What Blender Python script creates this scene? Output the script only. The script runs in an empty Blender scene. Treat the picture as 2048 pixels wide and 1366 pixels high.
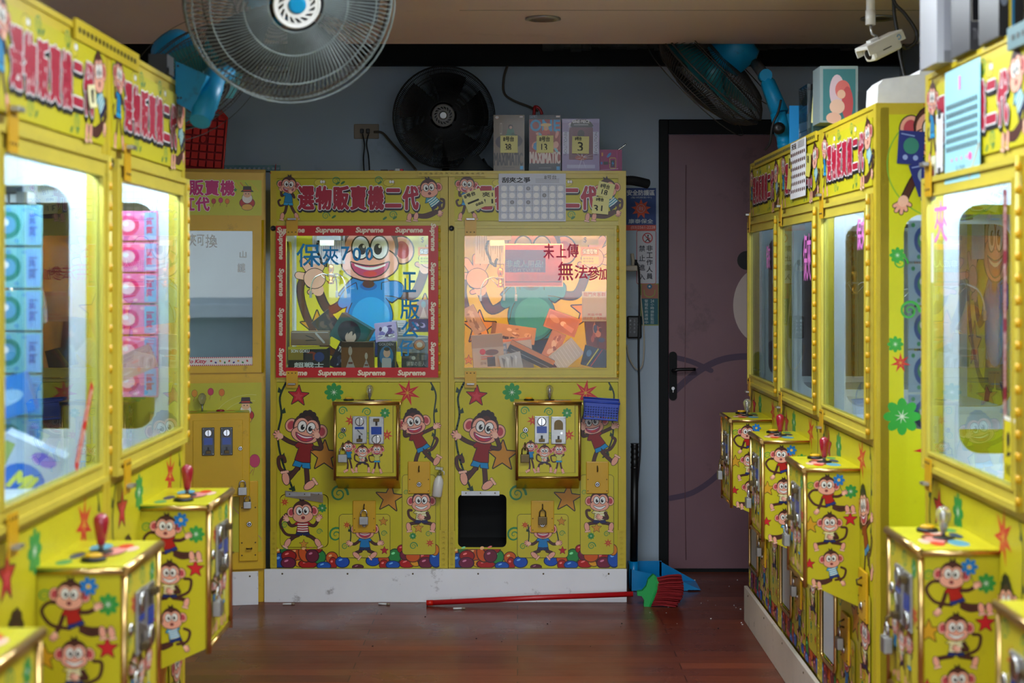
import bpy, bmesh, math, random
from mathutils import Vector, Matrix, geometry

S = bpy.context.scene
COL = S.collection
R = math.radians
random.seed(7)

# ------------------------------------------------------------------ camera, light, exposure
FPX, VX, VY, CAMZ = 3225.0, 1035.0, 555.0, 1.43
cam = bpy.data.cameras.new('camera')
cam.sensor_width = 36.0
cam.lens = FPX / 2048 * 36.0
cam.shift_x = (1024 - VX) / 2048
cam.shift_y = -(683 - VY) / 2048
cam.clip_start = 0.05
cam.dof.use_dof = True
cam.dof.focus_distance = 7.1
cam.dof.aperture_fstop = 4.4
camo = bpy.data.objects.new('camera', cam)
camo.location = (0, 0, CAMZ)
camo.rotation_euler = (R(90), 0, 0)
COL.objects.link(camo)
S.camera = camo

S.view_settings.view_transform = 'Standard'
S.view_settings.look = 'None'
S.view_settings.gamma = 1
S.view_settings.exposure = 1.35
S.cycles.use_denoising = True
S.cycles.max_bounces = 10
S.cycles.diffuse_bounces = 4
S.cycles.glossy_bounces = 5
S.cycles.transparent_max_bounces = 24
S.cycles.caustics_reflective = False
S.cycles.caustics_refractive = False
S.cycles.sample_clamp_indirect = 4.0

world = bpy.data.worlds.new('overcast sky')
S.world = world
world.use_nodes = True
wn = world.node_tree
bg = wn.nodes['Background']
tc = wn.nodes.new('ShaderNodeTexCoord'); sp = wn.nodes.new('ShaderNodeSeparateXYZ')
rp = wn.nodes.new('ShaderNodeValToRGB')
rp.color_ramp.elements[0].position = 0.0; rp.color_ramp.elements[0].color = (0.78, 0.86, 0.95, 1)
rp.color_ramp.elements[1].position = 0.6; rp.color_ramp.elements[1].color = (0.5, 0.66, 0.9, 1)
wn.links.new(tc.outputs['Generated'], sp.inputs[0]); wn.links.new(sp.outputs['Z'], rp.inputs[0])
wn.links.new(rp.outputs[0], bg.inputs[0])
bg.inputs[1].default_value = 3.4

# the open shopfront is a daylight portal for sampling the sky
pl = bpy.data.lights.new('shopfront portal', 'AREA'); pl.shape = 'RECTANGLE'; pl.size = 4.1; pl.size_y = 2.0
pl.cycles.is_portal = True
plo = bpy.data.objects.new('shopfront portal', pl); plo.location = (-0.1, -2.3, 1.0); plo.rotation_euler = (R(90), 0, 0)
COL.objects.link(plo)
ADDED_PANELS = [(.2, 4.75), (.2, 3.1), (.1, 1.2)]
for k, (x, y) in enumerate(ADDED_PANELS):          # flush ceiling panels over the aisle, added out of frame to light the shop
    a = bpy.data.lights.new('added panel light', 'AREA'); a.shape = 'SQUARE'; a.size = 0.56; a.energy = 13; a.color = (0.86, 0.94, 1.0)
    ao = bpy.data.objects.new('added panel light', a); ao.location = (x, y, 2.332); COL.objects.link(ao)
LED_COOL, LED_WARM, LED_DIM = 14.0, 22.0, 1.3

# ------------------------------------------------------------------ materials
def lin(c):
    return tuple(((v / 255.0) / 12.92 if v / 255.0 <= 0.04045 else ((v / 255.0 + 0.055) / 1.055) ** 2.4) for v in c[:3])
MATS = {}
def mat(name, col=(200, 200, 200), rough=0.5, metal=0.0, noise=0.0, nscale=8.0, dirt=None, dscale=5.0, damt=0.3, emit=None, spec=0.5, coat=0.0, bump=0.0, attr=False, trans=0.0):
    m = bpy.data.materials.new(name); m.use_nodes = True
    nt = m.node_tree; b = nt.nodes['Principled BSDF']; N = nt.nodes.new; K = nt.links.new
    b.inputs['Roughness'].default_value = rough; b.inputs['Metallic'].default_value = metal
    b.inputs['Specular IOR Level'].default_value = spec
    if coat: b.inputs['Coat Weight'].default_value = coat; b.inputs['Coat Roughness'].default_value = 0.12
    if trans: b.inputs['Transmission Weight'].default_value = trans
    tcn = N('ShaderNodeTexCoord')
    if attr:
        a = N('ShaderNodeAttribute'); a.attribute_name = 'Col'; src = a.outputs['Color']
    else:
        c = N('ShaderNodeRGB'); c.outputs[0].default_value = (*lin(col), 1); src = c.outputs[0]
    if noise:
        n = N('ShaderNodeTexNoise'); n.inputs['Scale'].default_value = nscale; n.inputs['Detail'].default_value = 6
        K(tcn.outputs['Object'], n.inputs['Vector'])
        mr = N('ShaderNodeMapRange'); mr.inputs[1].default_value = 0.3; mr.inputs[2].default_value = 0.7
        mr.inputs[3].default_value = 1 - noise; mr.inputs[4].default_value = 1 + noise * 0.5
        K(n.outputs[0], mr.inputs[0])
        mx = N('ShaderNodeVectorMath'); mx.operation = 'SCALE'; K(src, mx.inputs[0]); K(mr.outputs[0], mx.inputs['Scale']); src = mx.outputs[0]
    if dirt:
        n = N('ShaderNodeTexNoise'); n.inputs['Scale'].default_value = dscale; n.inputs['Detail'].default_value = 10; n.inputs['Roughness'].default_value = 0.7
        K(tcn.outputs['Object'], n.inputs['Vector'])
        cr = N('ShaderNodeValToRGB'); cr.color_ramp.elements[0].position = 0.60; cr.color_ramp.elements[1].position = 0.72
        cr.color_ramp.elements[0].color = (0, 0, 0, 1); cr.color_ramp.elements[1].color = (damt, damt, damt, 1)
        K(n.outputs[0], cr.inputs[0])
        mx = N('ShaderNodeMixRGB'); K(cr.outputs[0], mx.inputs[0]); K(src, mx.inputs[1]); mx.inputs[2].default_value = (*lin(dirt), 1); src = mx.outputs[0]
    K(src, b.inputs['Base Color'])
    if bump:
        n = N('ShaderNodeTexNoise'); n.inputs['Scale'].default_value = nscale * 3; n.inputs['Detail'].default_value = 5
        K(tcn.outputs['Object'], n.inputs['Vector'])
        bn = N('ShaderNodeBump'); bn.inputs['Strength'].default_value = bump; bn.inputs['Distance'].default_value = 0.01
        K(n.outputs[0], bn.inputs['Height']); K(bn.outputs[0], b.inputs['Normal'])
    if emit:
        b.inputs['Emission Color'].default_value = (*lin(emit[0]), 1); b.inputs['Emission Strength'].default_value = emit[1]
    MATS[name] = m
    return m

def glassmat(name, tint=(240, 246, 246), f0=0.04, rough=0.0):
    m = bpy.data.materials.new(name); m.use_nodes = True
    nt = m.node_tree; N = nt.nodes.new; K = nt.links.new
    nt.nodes.remove(nt.nodes['Principled BSDF']); out = nt.nodes['Material Output']
    t = N('ShaderNodeBsdfTransparent'); t.inputs[0].default_value = (*lin(tint), 1)
    g = N('ShaderNodeBsdfGlossy'); g.inputs['Roughness'].default_value = rough
    geo = N('ShaderNodeNewGeometry'); d = N('ShaderNodeVectorMath'); d.operation = 'DOT_PRODUCT'
    K(geo.outputs['Incoming'], d.inputs[0]); K(geo.outputs['Normal'], d.inputs[1])
    ab = N('ShaderNodeMath'); ab.operation = 'ABSOLUTE'; K(d.outputs['Value'], ab.inputs[0])
    su = N('ShaderNodeMath'); su.operation = 'SUBTRACT'; su.inputs[0].default_value = 1.0; K(ab.outputs[0], su.inputs[1])
    pw = N('ShaderNodeMath'); pw.operation = 'POWER'; K(su.outputs[0], pw.inputs[0]); pw.inputs[1].default_value = 5
    ma = N('ShaderNodeMath'); ma.operation = 'MULTIPLY_ADD'; K(pw.outputs[0], ma.inputs[0]); ma.inputs[1].default_value = 1 - f0; ma.inputs[2].default_value = f0
    mx = N('ShaderNodeMixShader'); K(ma.outputs[0], mx.inputs[0]); K(t.outputs[0], mx.inputs[1]); K(g.outputs[0], mx.inputs[2])
    K(mx.outputs[0], out.inputs[0]); MATS[name] = m
    return m

mat('paint', (203, 180, 40), 0.38, noise=0.10, nscale=6, dirt=(90, 70, 20), dscale=14, damt=0.35)
mat('frame', (205, 188, 70), 0.35, noise=0.08, nscale=10, dirt=(110, 90, 30), dscale=22, damt=0.3)
mat('hasp', (214, 165, 20), 0.35, noise=0.06)
mat('old_yellow', (224, 180, 4), 0.4, noise=0.10, nscale=5, dirt=(90, 60, 15), dscale=12, damt=0.45)
mat('print', attr=True, rough=0.42, noise=0.06, nscale=7, dirt=(120, 105, 40), dscale=20, damt=0.16, coat=0.08, spec=0.4)
mat('paperprint', attr=True, rough=0.6)
mat('gloss', attr=True, rough=0.38, coat=0.08, spec=0.35)
mat('white_in', (222, 228, 232), 0.5, noise=0.05)
mat('tray', (196, 204, 212), 0.45)
mat('black', (14, 14, 15), 0.4)
mat('blackmatt', (17, 18, 19), 0.8, noise=0.2, nscale=10)
mat('chrome', (205, 205, 205), 0.22, metal=1.0, noise=0.1, nscale=30)
mat('steel', (170, 170, 168), 0.4, metal=0.9, noise=0.15, nscale=25)
mat('brass', (212, 176, 116), 0.28, metal=1.0, noise=0.12, nscale=20)
mat('goldm', (225, 150, 50), 0.25, metal=1.0)
mat('hubgrey', (120, 118, 116), 0.5)
mat('darksteel', (80, 82, 84), 0.35, metal=0.8, noise=0.2, nscale=25)
mat('bronze', (96, 80, 52), 0.4, metal=0.8)
mat('kick', (240, 241, 244), 0.5, noise=0.05, nscale=4, dirt=(70, 50, 35), dscale=11, damt=0.8)
mat('kickbeige', (214, 204, 190), 0.6, noise=0.08, nscale=4, dirt=(80, 60, 40), dscale=11, damt=0.5)
mat('redknob', (150, 18, 44), 0.25, coat=0.6)
mat('red', (190, 22, 28), 0.35)
mat('redplastic', (205, 26, 10), 0.4)
mat('blueplastic', (0, 135, 200), 0.3, noise=0.05)
mat('bluefan', (4, 140, 190), 0.42, spec=0.35, noise=0.12, nscale=14, dirt=(30, 40, 45), dscale=18, damt=0.5)
mat('basket', (50, 80, 190), 0.4)
mat('green', (20, 165, 75), 0.4)
mat('bristle', (150, 12, 22), 0.7)
mat('cage_dirty', (128, 140, 140), 0.5, metal=0.3, noise=0.45, nscale=12, dirt=(55, 45, 38), dscale=9, damt=0.9)
mat('cage_black', (18, 19, 20), 0.5)
mat('cage_dark', (52, 50, 46), 0.6, noise=0.4, nscale=20)
mat('blade_teal', (40, 130, 140), 0.4, noise=0.1)
mat('blade_grey', (26, 27, 28), 0.7, noise=0.3)
mat('cage_brown', (58, 48, 40), 0.8, noise=0.5, nscale=30)
mat('pane_teal', (150, 172, 172), 0.6, noise=0.08)
mat('whiteplastic', (225, 225, 222), 0.35)
mat('tan', (150, 132, 110), 0.5)
mat('styro', (235, 236, 236), 0.8, noise=0.06, nscale=30)
mat('teal_steel', (85, 120, 125), 0.45, metal=0.3, noise=0.2)
mat('darkgrey', (60, 64, 66), 0.6, noise=0.2)
mat('cable', (25, 25, 26), 0.5)
mat('cable_grey', (92, 80, 66), 0.6)
mat('cable_white', (205, 195, 175), 0.5)
mat('ledcool', (255, 255, 255), 0.5, emit=((215, 232, 255), LED_COOL * 3))
mat('ledside', (255, 255, 255), 0.5, emit=((205, 228, 255), LED_COOL * 4.6))
mat('ledwarm', (255, 255, 255), 0.5, emit=((255, 166, 70), LED_WARM * 2.6))
mat('leddim', (255, 255, 255), 0.5, emit=((205, 225, 255), LED_DIM * 3))
mat('lcd', (20, 60, 150), 0.2, emit=((30, 80, 190), 0.02))
glassmat('glass', f0=0.03)
glassmat('acrylic', (232, 236, 236), 0.05, 0.02)
glassmat('clearplastic', (225, 228, 230), 0.10, 0.08)
sm_ = mat('sheetfilm', attr=True, rough=0.5)
_n = sm_.node_tree; _t = _n.nodes.new('ShaderNodeBsdfTranslucent'); _x = _n.nodes.new('ShaderNodeMixShader'); _x.inputs[0].default_value = 0.65
_n.links.new(_n.nodes['Attribute'].outputs['Color'], _t.inputs[0]); _n.links.new(_n.nodes['Principled BSDF'].outputs[0], _x.inputs[1]); _n.links.new(_t.outputs[0], _x.inputs[2]); _n.links.new(_x.outputs[0], _n.nodes['Material Output'].inputs[0])
m = mat('crystal', (235, 235, 230), 0.08, trans=0.85)

# ------------------------------------------------------------------ mesh builder
class MB:
    def __init__(s): s.v = []; s.f = []; s.M = None
    def add(s, pts): 
        n = len(s.v)
        for p in pts:
            p = Vector(p); s.v.append(s.M @ p if s.M else p)
        return n
    def face(s, idx, m, c=None, sm=False): s.f.append((tuple(idx), m, c, sm))
    def poly(s, pts, m, c=None): n = s.add(pts); s.face(range(n, n + len(pts)), m, c)
    def box(s, x0, x1, y0, y1, z0, z1, m, c=None, skip=''):
        n = s.add([(x0,y0,z0),(x1,y0,z0),(x1,y1,z0),(x0,y1,z0),(x0,y0,z1),(x1,y0,z1),(x1,y1,z1),(x0,y1,z1)])
        for k, q in (('b',(3,2,1,0)),('t',(4,5,6,7)),('f',(0,1,5,4)),('r',(1,2,6,5)),('k',(2,3,7,6)),('l',(3,0,4,7))):
            if k not in skip: s.face([n+i for i in q], m, c)
    def cbox(s, x0, x1, y0, y1, z0, z1, b, m, c=None):
        # box with chamfered edges
        n0 = len(s.v); bm = bmesh.new(); bmesh.ops.create_cube(bm, size=1)
        for v in bm.verts: v.co = Vector(((x0+x1)/2 + v.co.x*(x1-x0), (y0+y1)/2 + v.co.y*(y1-y0), (z0+z1)/2 + v.co.z*(z1-z0)))
        bmesh.ops.bevel(bm, geom=bm.edges[:], offset=b, segments=2, profile=0.5, affect='EDGES')
        bm.verts.index_update(); s.add([v.co for v in bm.verts])
        for f in bm.faces: s.face([n0 + v.index for v in f.verts], m, c)
        bm.free()
    def tube(s, pts, r, m, n=8, c=None, caps=True, closed=False):
        pts = [Vector(p) for p in pts]; rings = []; k = len(pts)
        rr = r if isinstance(r, (list, tuple)) else [r] * k
        up = None
        for i, p in enumerate(pts):
            a = pts[(i-1) % k] if (i or closed) else p; b = pts[(i+1) % k] if (i < k-1 or closed) else p
            t = (b - a).normalized() if (b - a).length > 1e-9 else Vector((0,0,1))
            if up is None: up = Vector((0,0,1)) if abs(t.z) < 0.9 else Vector((1,0,0))
            u = t.cross(up).normalized() if t.cross(up).length > 1e-6 else t.orthogonal().normalized()
            w = u.cross(t).normalized(); up = w
            rings.append(s.add([p + (u*math.cos(2*math.pi*j/n) + w*math.sin(2*math.pi*j/n)) * rr[i] for j in range(n)]))
        for i in range(k if closed else k-1):
            a, b = rings[i], rings[(i+1) % k]
            for j in range(n): s.face((a+j, a+(j+1)%n, b+(j+1)%n, b+j), m, c, True)
        if caps and not closed:
            s.face([rings[0]+j for j in range(n)][::-1], m, c); s.face([rings[-1]+j for j in range(n)], m, c)
    def lathe(s, prof, o, ax, m, n=20, c=None):
        # prof: list of (radius, height along ax)
        o = Vector(o); ax = Vector(ax).normalized(); u = ax.orthogonal().normalized(); w = ax.cross(u); rings = []
        for r, h in prof: rings.append(s.add([o + ax*h + (u*math.cos(2*math.pi*j/n)+w*math.sin(2*math.pi*j/n))*max(r,1e-5) for j in range(n)]))
        for a, b in zip(rings, rings[1:]):
            for j in range(n): s.face((a+j, a+(j+1)%n, b+(j+1)%n, b+j), m, c, True)
        s.face([rings[0]+j for j in range(n)][::-1], m, c); s.face([rings[-1]+j for j in range(n)], m, c)
    def slab(s, outer, holes, org, ux, uy, nn, th, m, mi=None, c=None):
        # flat plate with holes: front face at org plane (facing nn), back th behind it
        org, ux, uy, nn = map(Vector, (org, ux, uy, nn)); mi = mi or m
        loops = [outer] + list(holes); flat = [p for l in loops for p in l]
        F = [org + ux*p[0] + uy*p[1] for p in flat]
        tris = geometry.tessellate_polygon([[Vector((p[0], p[1], 0)) for p in l] for l in loops])
        a = s.add(F); b = s.add([q - nn*th for q in F])
        flip = ux.cross(uy).dot(nn) < 0
        for t in tris:
            p0, p1, p2 = (Vector((*flat[i], 0)) for i in t); pos = (p1-p0).cross(p2-p0).z > 0
            t = t if pos != flip else t[::-1]
            s.face([a+i for i in t], m, c); s.face([b+i for i in t[::-1]], mi)
        k = 0
        for l in loops:
            for i in range(len(l)):
                j = (i+1) % len(l); s.face((a+k+i, a+k+j, b+k+j, b+k+i), m, c)
            k += len(l)
    def mesh(s, name):
        me = bpy.data.meshes.new(name); me.from_pydata([tuple(v) for v in s.v], [], [f[0] for f in s.f])
        keys = []
        for f in s.f:
            if f[1] not in keys: keys.append(f[1])
        for k in keys: me.materials.append(MATS[k])
        has = any(f[2] is not None for f in s.f)
        me.polygons.foreach_set('material_index', [keys.index(f[1]) for f in s.f])
        me.polygons.foreach_set('use_smooth', [f[3] for f in s.f])
        if has:
            at = me.color_attributes.new('Col', 'FLOAT_COLOR', 'CORNER'); buf = []
            for f in s.f:
                c = (*lin(f[2]), 1.0) if f[2] is not None else (0.8, 0.8, 0.8, 1.0); buf += list(c) * len(f[0])
            at.data.foreach_set('color', buf)
        me.update()
        return me

def link(name, me, parent=None):
    o = bpy.data.objects.new(name, me); COL.objects.link(o)
    if parent: o.parent = parent
    return o
def tag(o, label=None, cat=None, group=None, kind=None):
    if label: o['label'] = label
    if cat: o['category'] = cat
    if group: o['group'] = group
    if kind: o['kind'] = kind
    return o
def root(name, label, cat, loc=(0,0,0), rz=0, group=None):
    o = bpy.data.objects.new(name, None); COL.objects.link(o); o.location = loc; o.rotation_euler = (0,0,rz); o.empty_display_size = 0.1
    return tag(o, label, cat, group)
CACHE = {}
def part(key, name, parent, fn, label=None):
    """one part mesh; the same key shares mesh data between machines"""
    if key is None or key not in CACHE:
        mb = MB(); fn(mb); me = mb.mesh(name)
        if key is not None: CACHE[key] = me
    else: me = CACHE[key]
    o = link(name, me, parent)
    if label: o['label'] = label
    return o
def structure(name, fn):
    mb = MB(); fn(mb); o = link(name, mb.mesh(name)); o['kind'] = 'structure'; return o
def P(px, py, Z): return Vector(((px - VX) / FPX * Z, Z, CAMZ + (VY - py) / FPX * Z))

def rrect(x0, y0, x1, y1, r, n=5):
    pts = []
    for cx, cy, a0 in ((x1-r, y1-r, 0), (x0+r, y1-r, 90), (x0+r, y0+r, 180), (x1-r, y0+r, 270)):
        for i in range(n+1): a = R(a0 + 90*i/n); pts.append((cx + r*math.cos(a), cy + r*math.sin(a)))
    return pts
def smooth(pts, n=5):
    out = []; k = len(pts)
    for i in range(k-1):
        p0, p1, p2, p3 = pts[max(i-1,0)], pts[i], pts[i+1], pts[min(i+2,k-1)]
        for j in range(n):
            t = j/n
            out.append(tuple(0.5*((2*b)+(-a+c)*t+(2*a-5*b+4*c-d)*t*t+(-a+3*b-3*c+d)*t**3) for a,b,c,d in zip(p0,p1,p2,p3)))
    out.append(tuple(pts[-1])); return out

# ------------------------------------------------------------------ lettering
GLYPH = {}
def glyphs(body):
    if body in GLYPH: return GLYPH[body]
    c = bpy.data.curves.new('t', 'FONT'); c.body = body; c.fill_mode = 'FRONT'; c.resolution_u = 3
    o = bpy.data.objects.new('t', c); COL.objects.link(o)
    dg = bpy.context.evaluated_depsgraph_get(); me = bpy.data.meshes.new_from_object(o.evaluated_get(dg))
    vs = [(v.co.x, v.co.y) for v in me.vertices]; fs = [tuple(p.vertices) for p in me.polygons]
    cnt = {}
    for f in fs:
        for i in range(len(f)):
            e = tuple(sorted((f[i], f[(i+1) % len(f)]))); cnt[e] = cnt.get(e, 0) + 1
    bd = [e for e, k in cnt.items() if k == 1]
    bpy.data.objects.remove(o); bpy.data.curves.remove(c); bpy.data.meshes.remove(me)
    xs = [v[0] for v in vs]; ys = [v[1] for v in vs]
    GLYPH[body] = (vs, fs, bd, (min(xs), min(ys), max(xs), max(ys)))
    return GLYPH[body]

# ------------------------------------------------------------------ flat printed artwork, drawn in pixel-like units with y down
INK = (28, 20, 18)
class Art:
    def __init__(s, mb, org, ux, uy, nn, mat='print', eps=0.0001):
        s.mb = mb; s.o = Vector(org); s.ux = Vector(ux); s.uy = Vector(uy); s.n = Vector(nn); s.m = mat; s.e = eps; s.k = 0
    def pt(s, p, L): return s.o + s.ux*p[0] + s.uy*p[1] + s.n*((L+1)*s.e)
    def jit(s, L): s.k += 1; return L + (s.k % 12)*0.07     # overlapping pieces of one stroke never share a plane
    def poly(s, pts, c, L=0, ow=0, oc=INK):
        if ow: s.stroke(list(pts) + [pts[0]], ow*2, oc, L)
        J = s.jit(L + (1 if ow else 0)) if L else (1 if ow else 0)
        s.mb.poly([s.pt(p, J) for p in pts], s.m, c)
    def ell(s, x, y, rx, ry, c, L=0, rot=0, ow=0, oc=INK, n=20):
        ca, sa = math.cos(R(rot)), math.sin(R(rot))
        def ring(a, b): return [(x + a*math.cos(2*math.pi*i/n)*ca - b*math.sin(2*math.pi*i/n)*sa, y + a*math.cos(2*math.pi*i/n)*sa + b*math.sin(2*math.pi*i/n)*ca) for i in range(n)]
        if ow: s.poly(ring(rx+ow, ry+ow), oc, L); L += 1
        s.poly(ring(rx, ry), c, L)
    def rect(s, x0, y0, x1, y1, c, L=0, ow=0, oc=INK): s.poly([(x0,y0),(x1,y0),(x1,y1),(x0,y1)], c, L, ow, oc)
    def rr(s, x0, y0, x1, y1, r, c, L=0, ow=0, oc=INK): s.poly(rrect(x0,y0,x1,y1,r), c, L, ow, oc)
    def stroke(s, pts, w, c, L=0, taper=False, ow=0, oc=INK):
        if ow: s.stroke(pts, w + 2*ow, oc, L, taper); L += 1
        k = len(pts)
        for i in range(k-1):
            (x0,y0),(x1,y1) = pts[i], pts[i+1]; dx, dy = x1-x0, y1-y0; d = math.hypot(dx, dy)
            w0 = w/2 * (1 - i/(k-1)*0.85 if taper else 1); w1 = w/2 * (1 - (i+1)/(k-1)*0.85 if taper else 1)
            if d < 1e-6: continue
            nx, ny = -dy/d, dx/d
            J = s.jit(L)
            s.mb.poly([s.pt(q, J) for q in ((x0+nx*w0,y0+ny*w0),(x1+nx*w1,y1+ny*w1),(x1-nx*w1,y1-ny*w1),(x0-nx*w0,y0-ny*w0))], s.m, c)
        for i, (x, y) in enumerate(pts):
            ww = w/2 * (1 - i/max(k-1,1)*0.85 if taper else 1)
            J = s.jit(L); s.mb.poly([s.pt((x+ww*math.cos(a*math.pi/4), y+ww*math.sin(a*math.pi/4)), J) for a in range(8)], s.m, c)
    def text(s, body, x0, y0, x1, y1, c, L=0, bold=0, rot=0, shear=0, keep=False, mirror=False):
        vs, fs, bd, (a, b, d, e) = glyphs(body)
        sx, sy = (x1-x0)/max(d-a, 1e-6), (y1-y0)/max(e-b, 1e-6)
        if keep: sx = sy = min(sx, sy)
        cx, cy = (x0+x1)/2, (y0+y1)/2; ca, sa = math.cos(R(rot)), math.sin(R(rot)); mx, my = (a+d)/2, (b+e)/2
        Q = []
        for vx, vy in vs:
            X = (vx-mx)*sx + (vy-my)*sy*shear; Y = -(vy-my)*sy
            if mirror: X = -X
            Q.append((cx + X*ca - Y*sa, cy + X*sa + Y*ca))
        n = s.mb.add([s.pt(q, L+.9) for q in Q])
        for f in fs: s.mb.face([n+i for i in f], s.m, c)
        if bold:
            used = set()
            for i, j in bd:
                (ax, ay), (bx, by) = Q[i], Q[j]; dx, dy = bx-ax, by-ay; dd = math.hypot(dx, dy)
                if dd < 1e-6: continue
                nx, ny = -dy/dd*bold, dx/dd*bold
                J = s.jit(L); s.mb.poly([s.pt(q, J) for q in ((ax+nx,ay+ny),(bx+nx,by+ny),(bx-nx,by-ny),(ax-nx,ay-ny))], s.m, c); used |= {i, j}
            for i in used:
                x, y = Q[i]; J = s.jit(L); s.mb.poly([s.pt((x+bold*math.cos(k*math.pi/3), y+bold*math.sin(k*math.pi/3)), J) for k in range(6)], s.m, c)

def star(A, x, y, r, c, L=0, rot=0, ow=None, n=5, k=0.42):
    pts = []
    for i in range(2*n):
        a = R(-90 + rot + 180*i/n); q = r if i % 2 == 0 else r*k; pts.append((x+q*math.cos(a), y+q*math.sin(a)))
    A.poly(pts, c, L, ow=r*0.07 if ow is None else ow)
def swirl(A, x, y, r, c=(60, 140, 70), L=0, fl=1):
    pts = [(x + fl*r*(t/30)*math.cos(t*0.42), y + r*(t/30)*math.sin(t*0.42)) for t in range(31)][::-1]
    A.stroke(pts, r*0.28, c, L, taper=True)
def cflower(A, x, y, r, c=(50, 150, 65), L=0, n=8):
    for i in range(n): a = 2*math.pi*i/n; A.ell(x+r*.62*math.cos(a), y+r*.62*math.sin(a), r*.40, r*.27, c, L, rot=math.degrees(a), n=10)
    A.ell(x, y, r*.5, r*.5, c, L)
    for i in range(n): a = 2*math.pi*i/n+.2; A.stroke([(x, y), (x+r*.38*math.cos(a), y+r*.38*math.sin(a))], r*.07, (225, 240, 220), L+1, taper=True)
def maple(A, x, y, r, c=(200, 25, 45), L=0, rot=0):
    star(A, x, y, r, c, L, rot, ow=0.001, n=7, k=0.36)
    for i in range(7): a = R(-90+rot+360*i/7); A.stroke([(x, y), (x+r*.5*math.cos(a), y+r*.5*math.sin(a))], r*.05, (230, 190, 60), L+2, taper=True)
def vine(A, pts, w, L=0):
    sp_ = smooth(pts); A.stroke(sp_, w, (22, 48, 30), L)
    for i in range(3, len(sp_)-1, 6):
        x, y = sp_[i]; sgn = 1 if (i//6) % 2 else -1
        A.poly([(x, y), (x+sgn*w*1.6, y-w*1.8), (x+sgn*w*2.2, y+w*.8), (x+sgn*w*.6, y+w*1.2)], (22, 55, 32), L)

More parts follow.
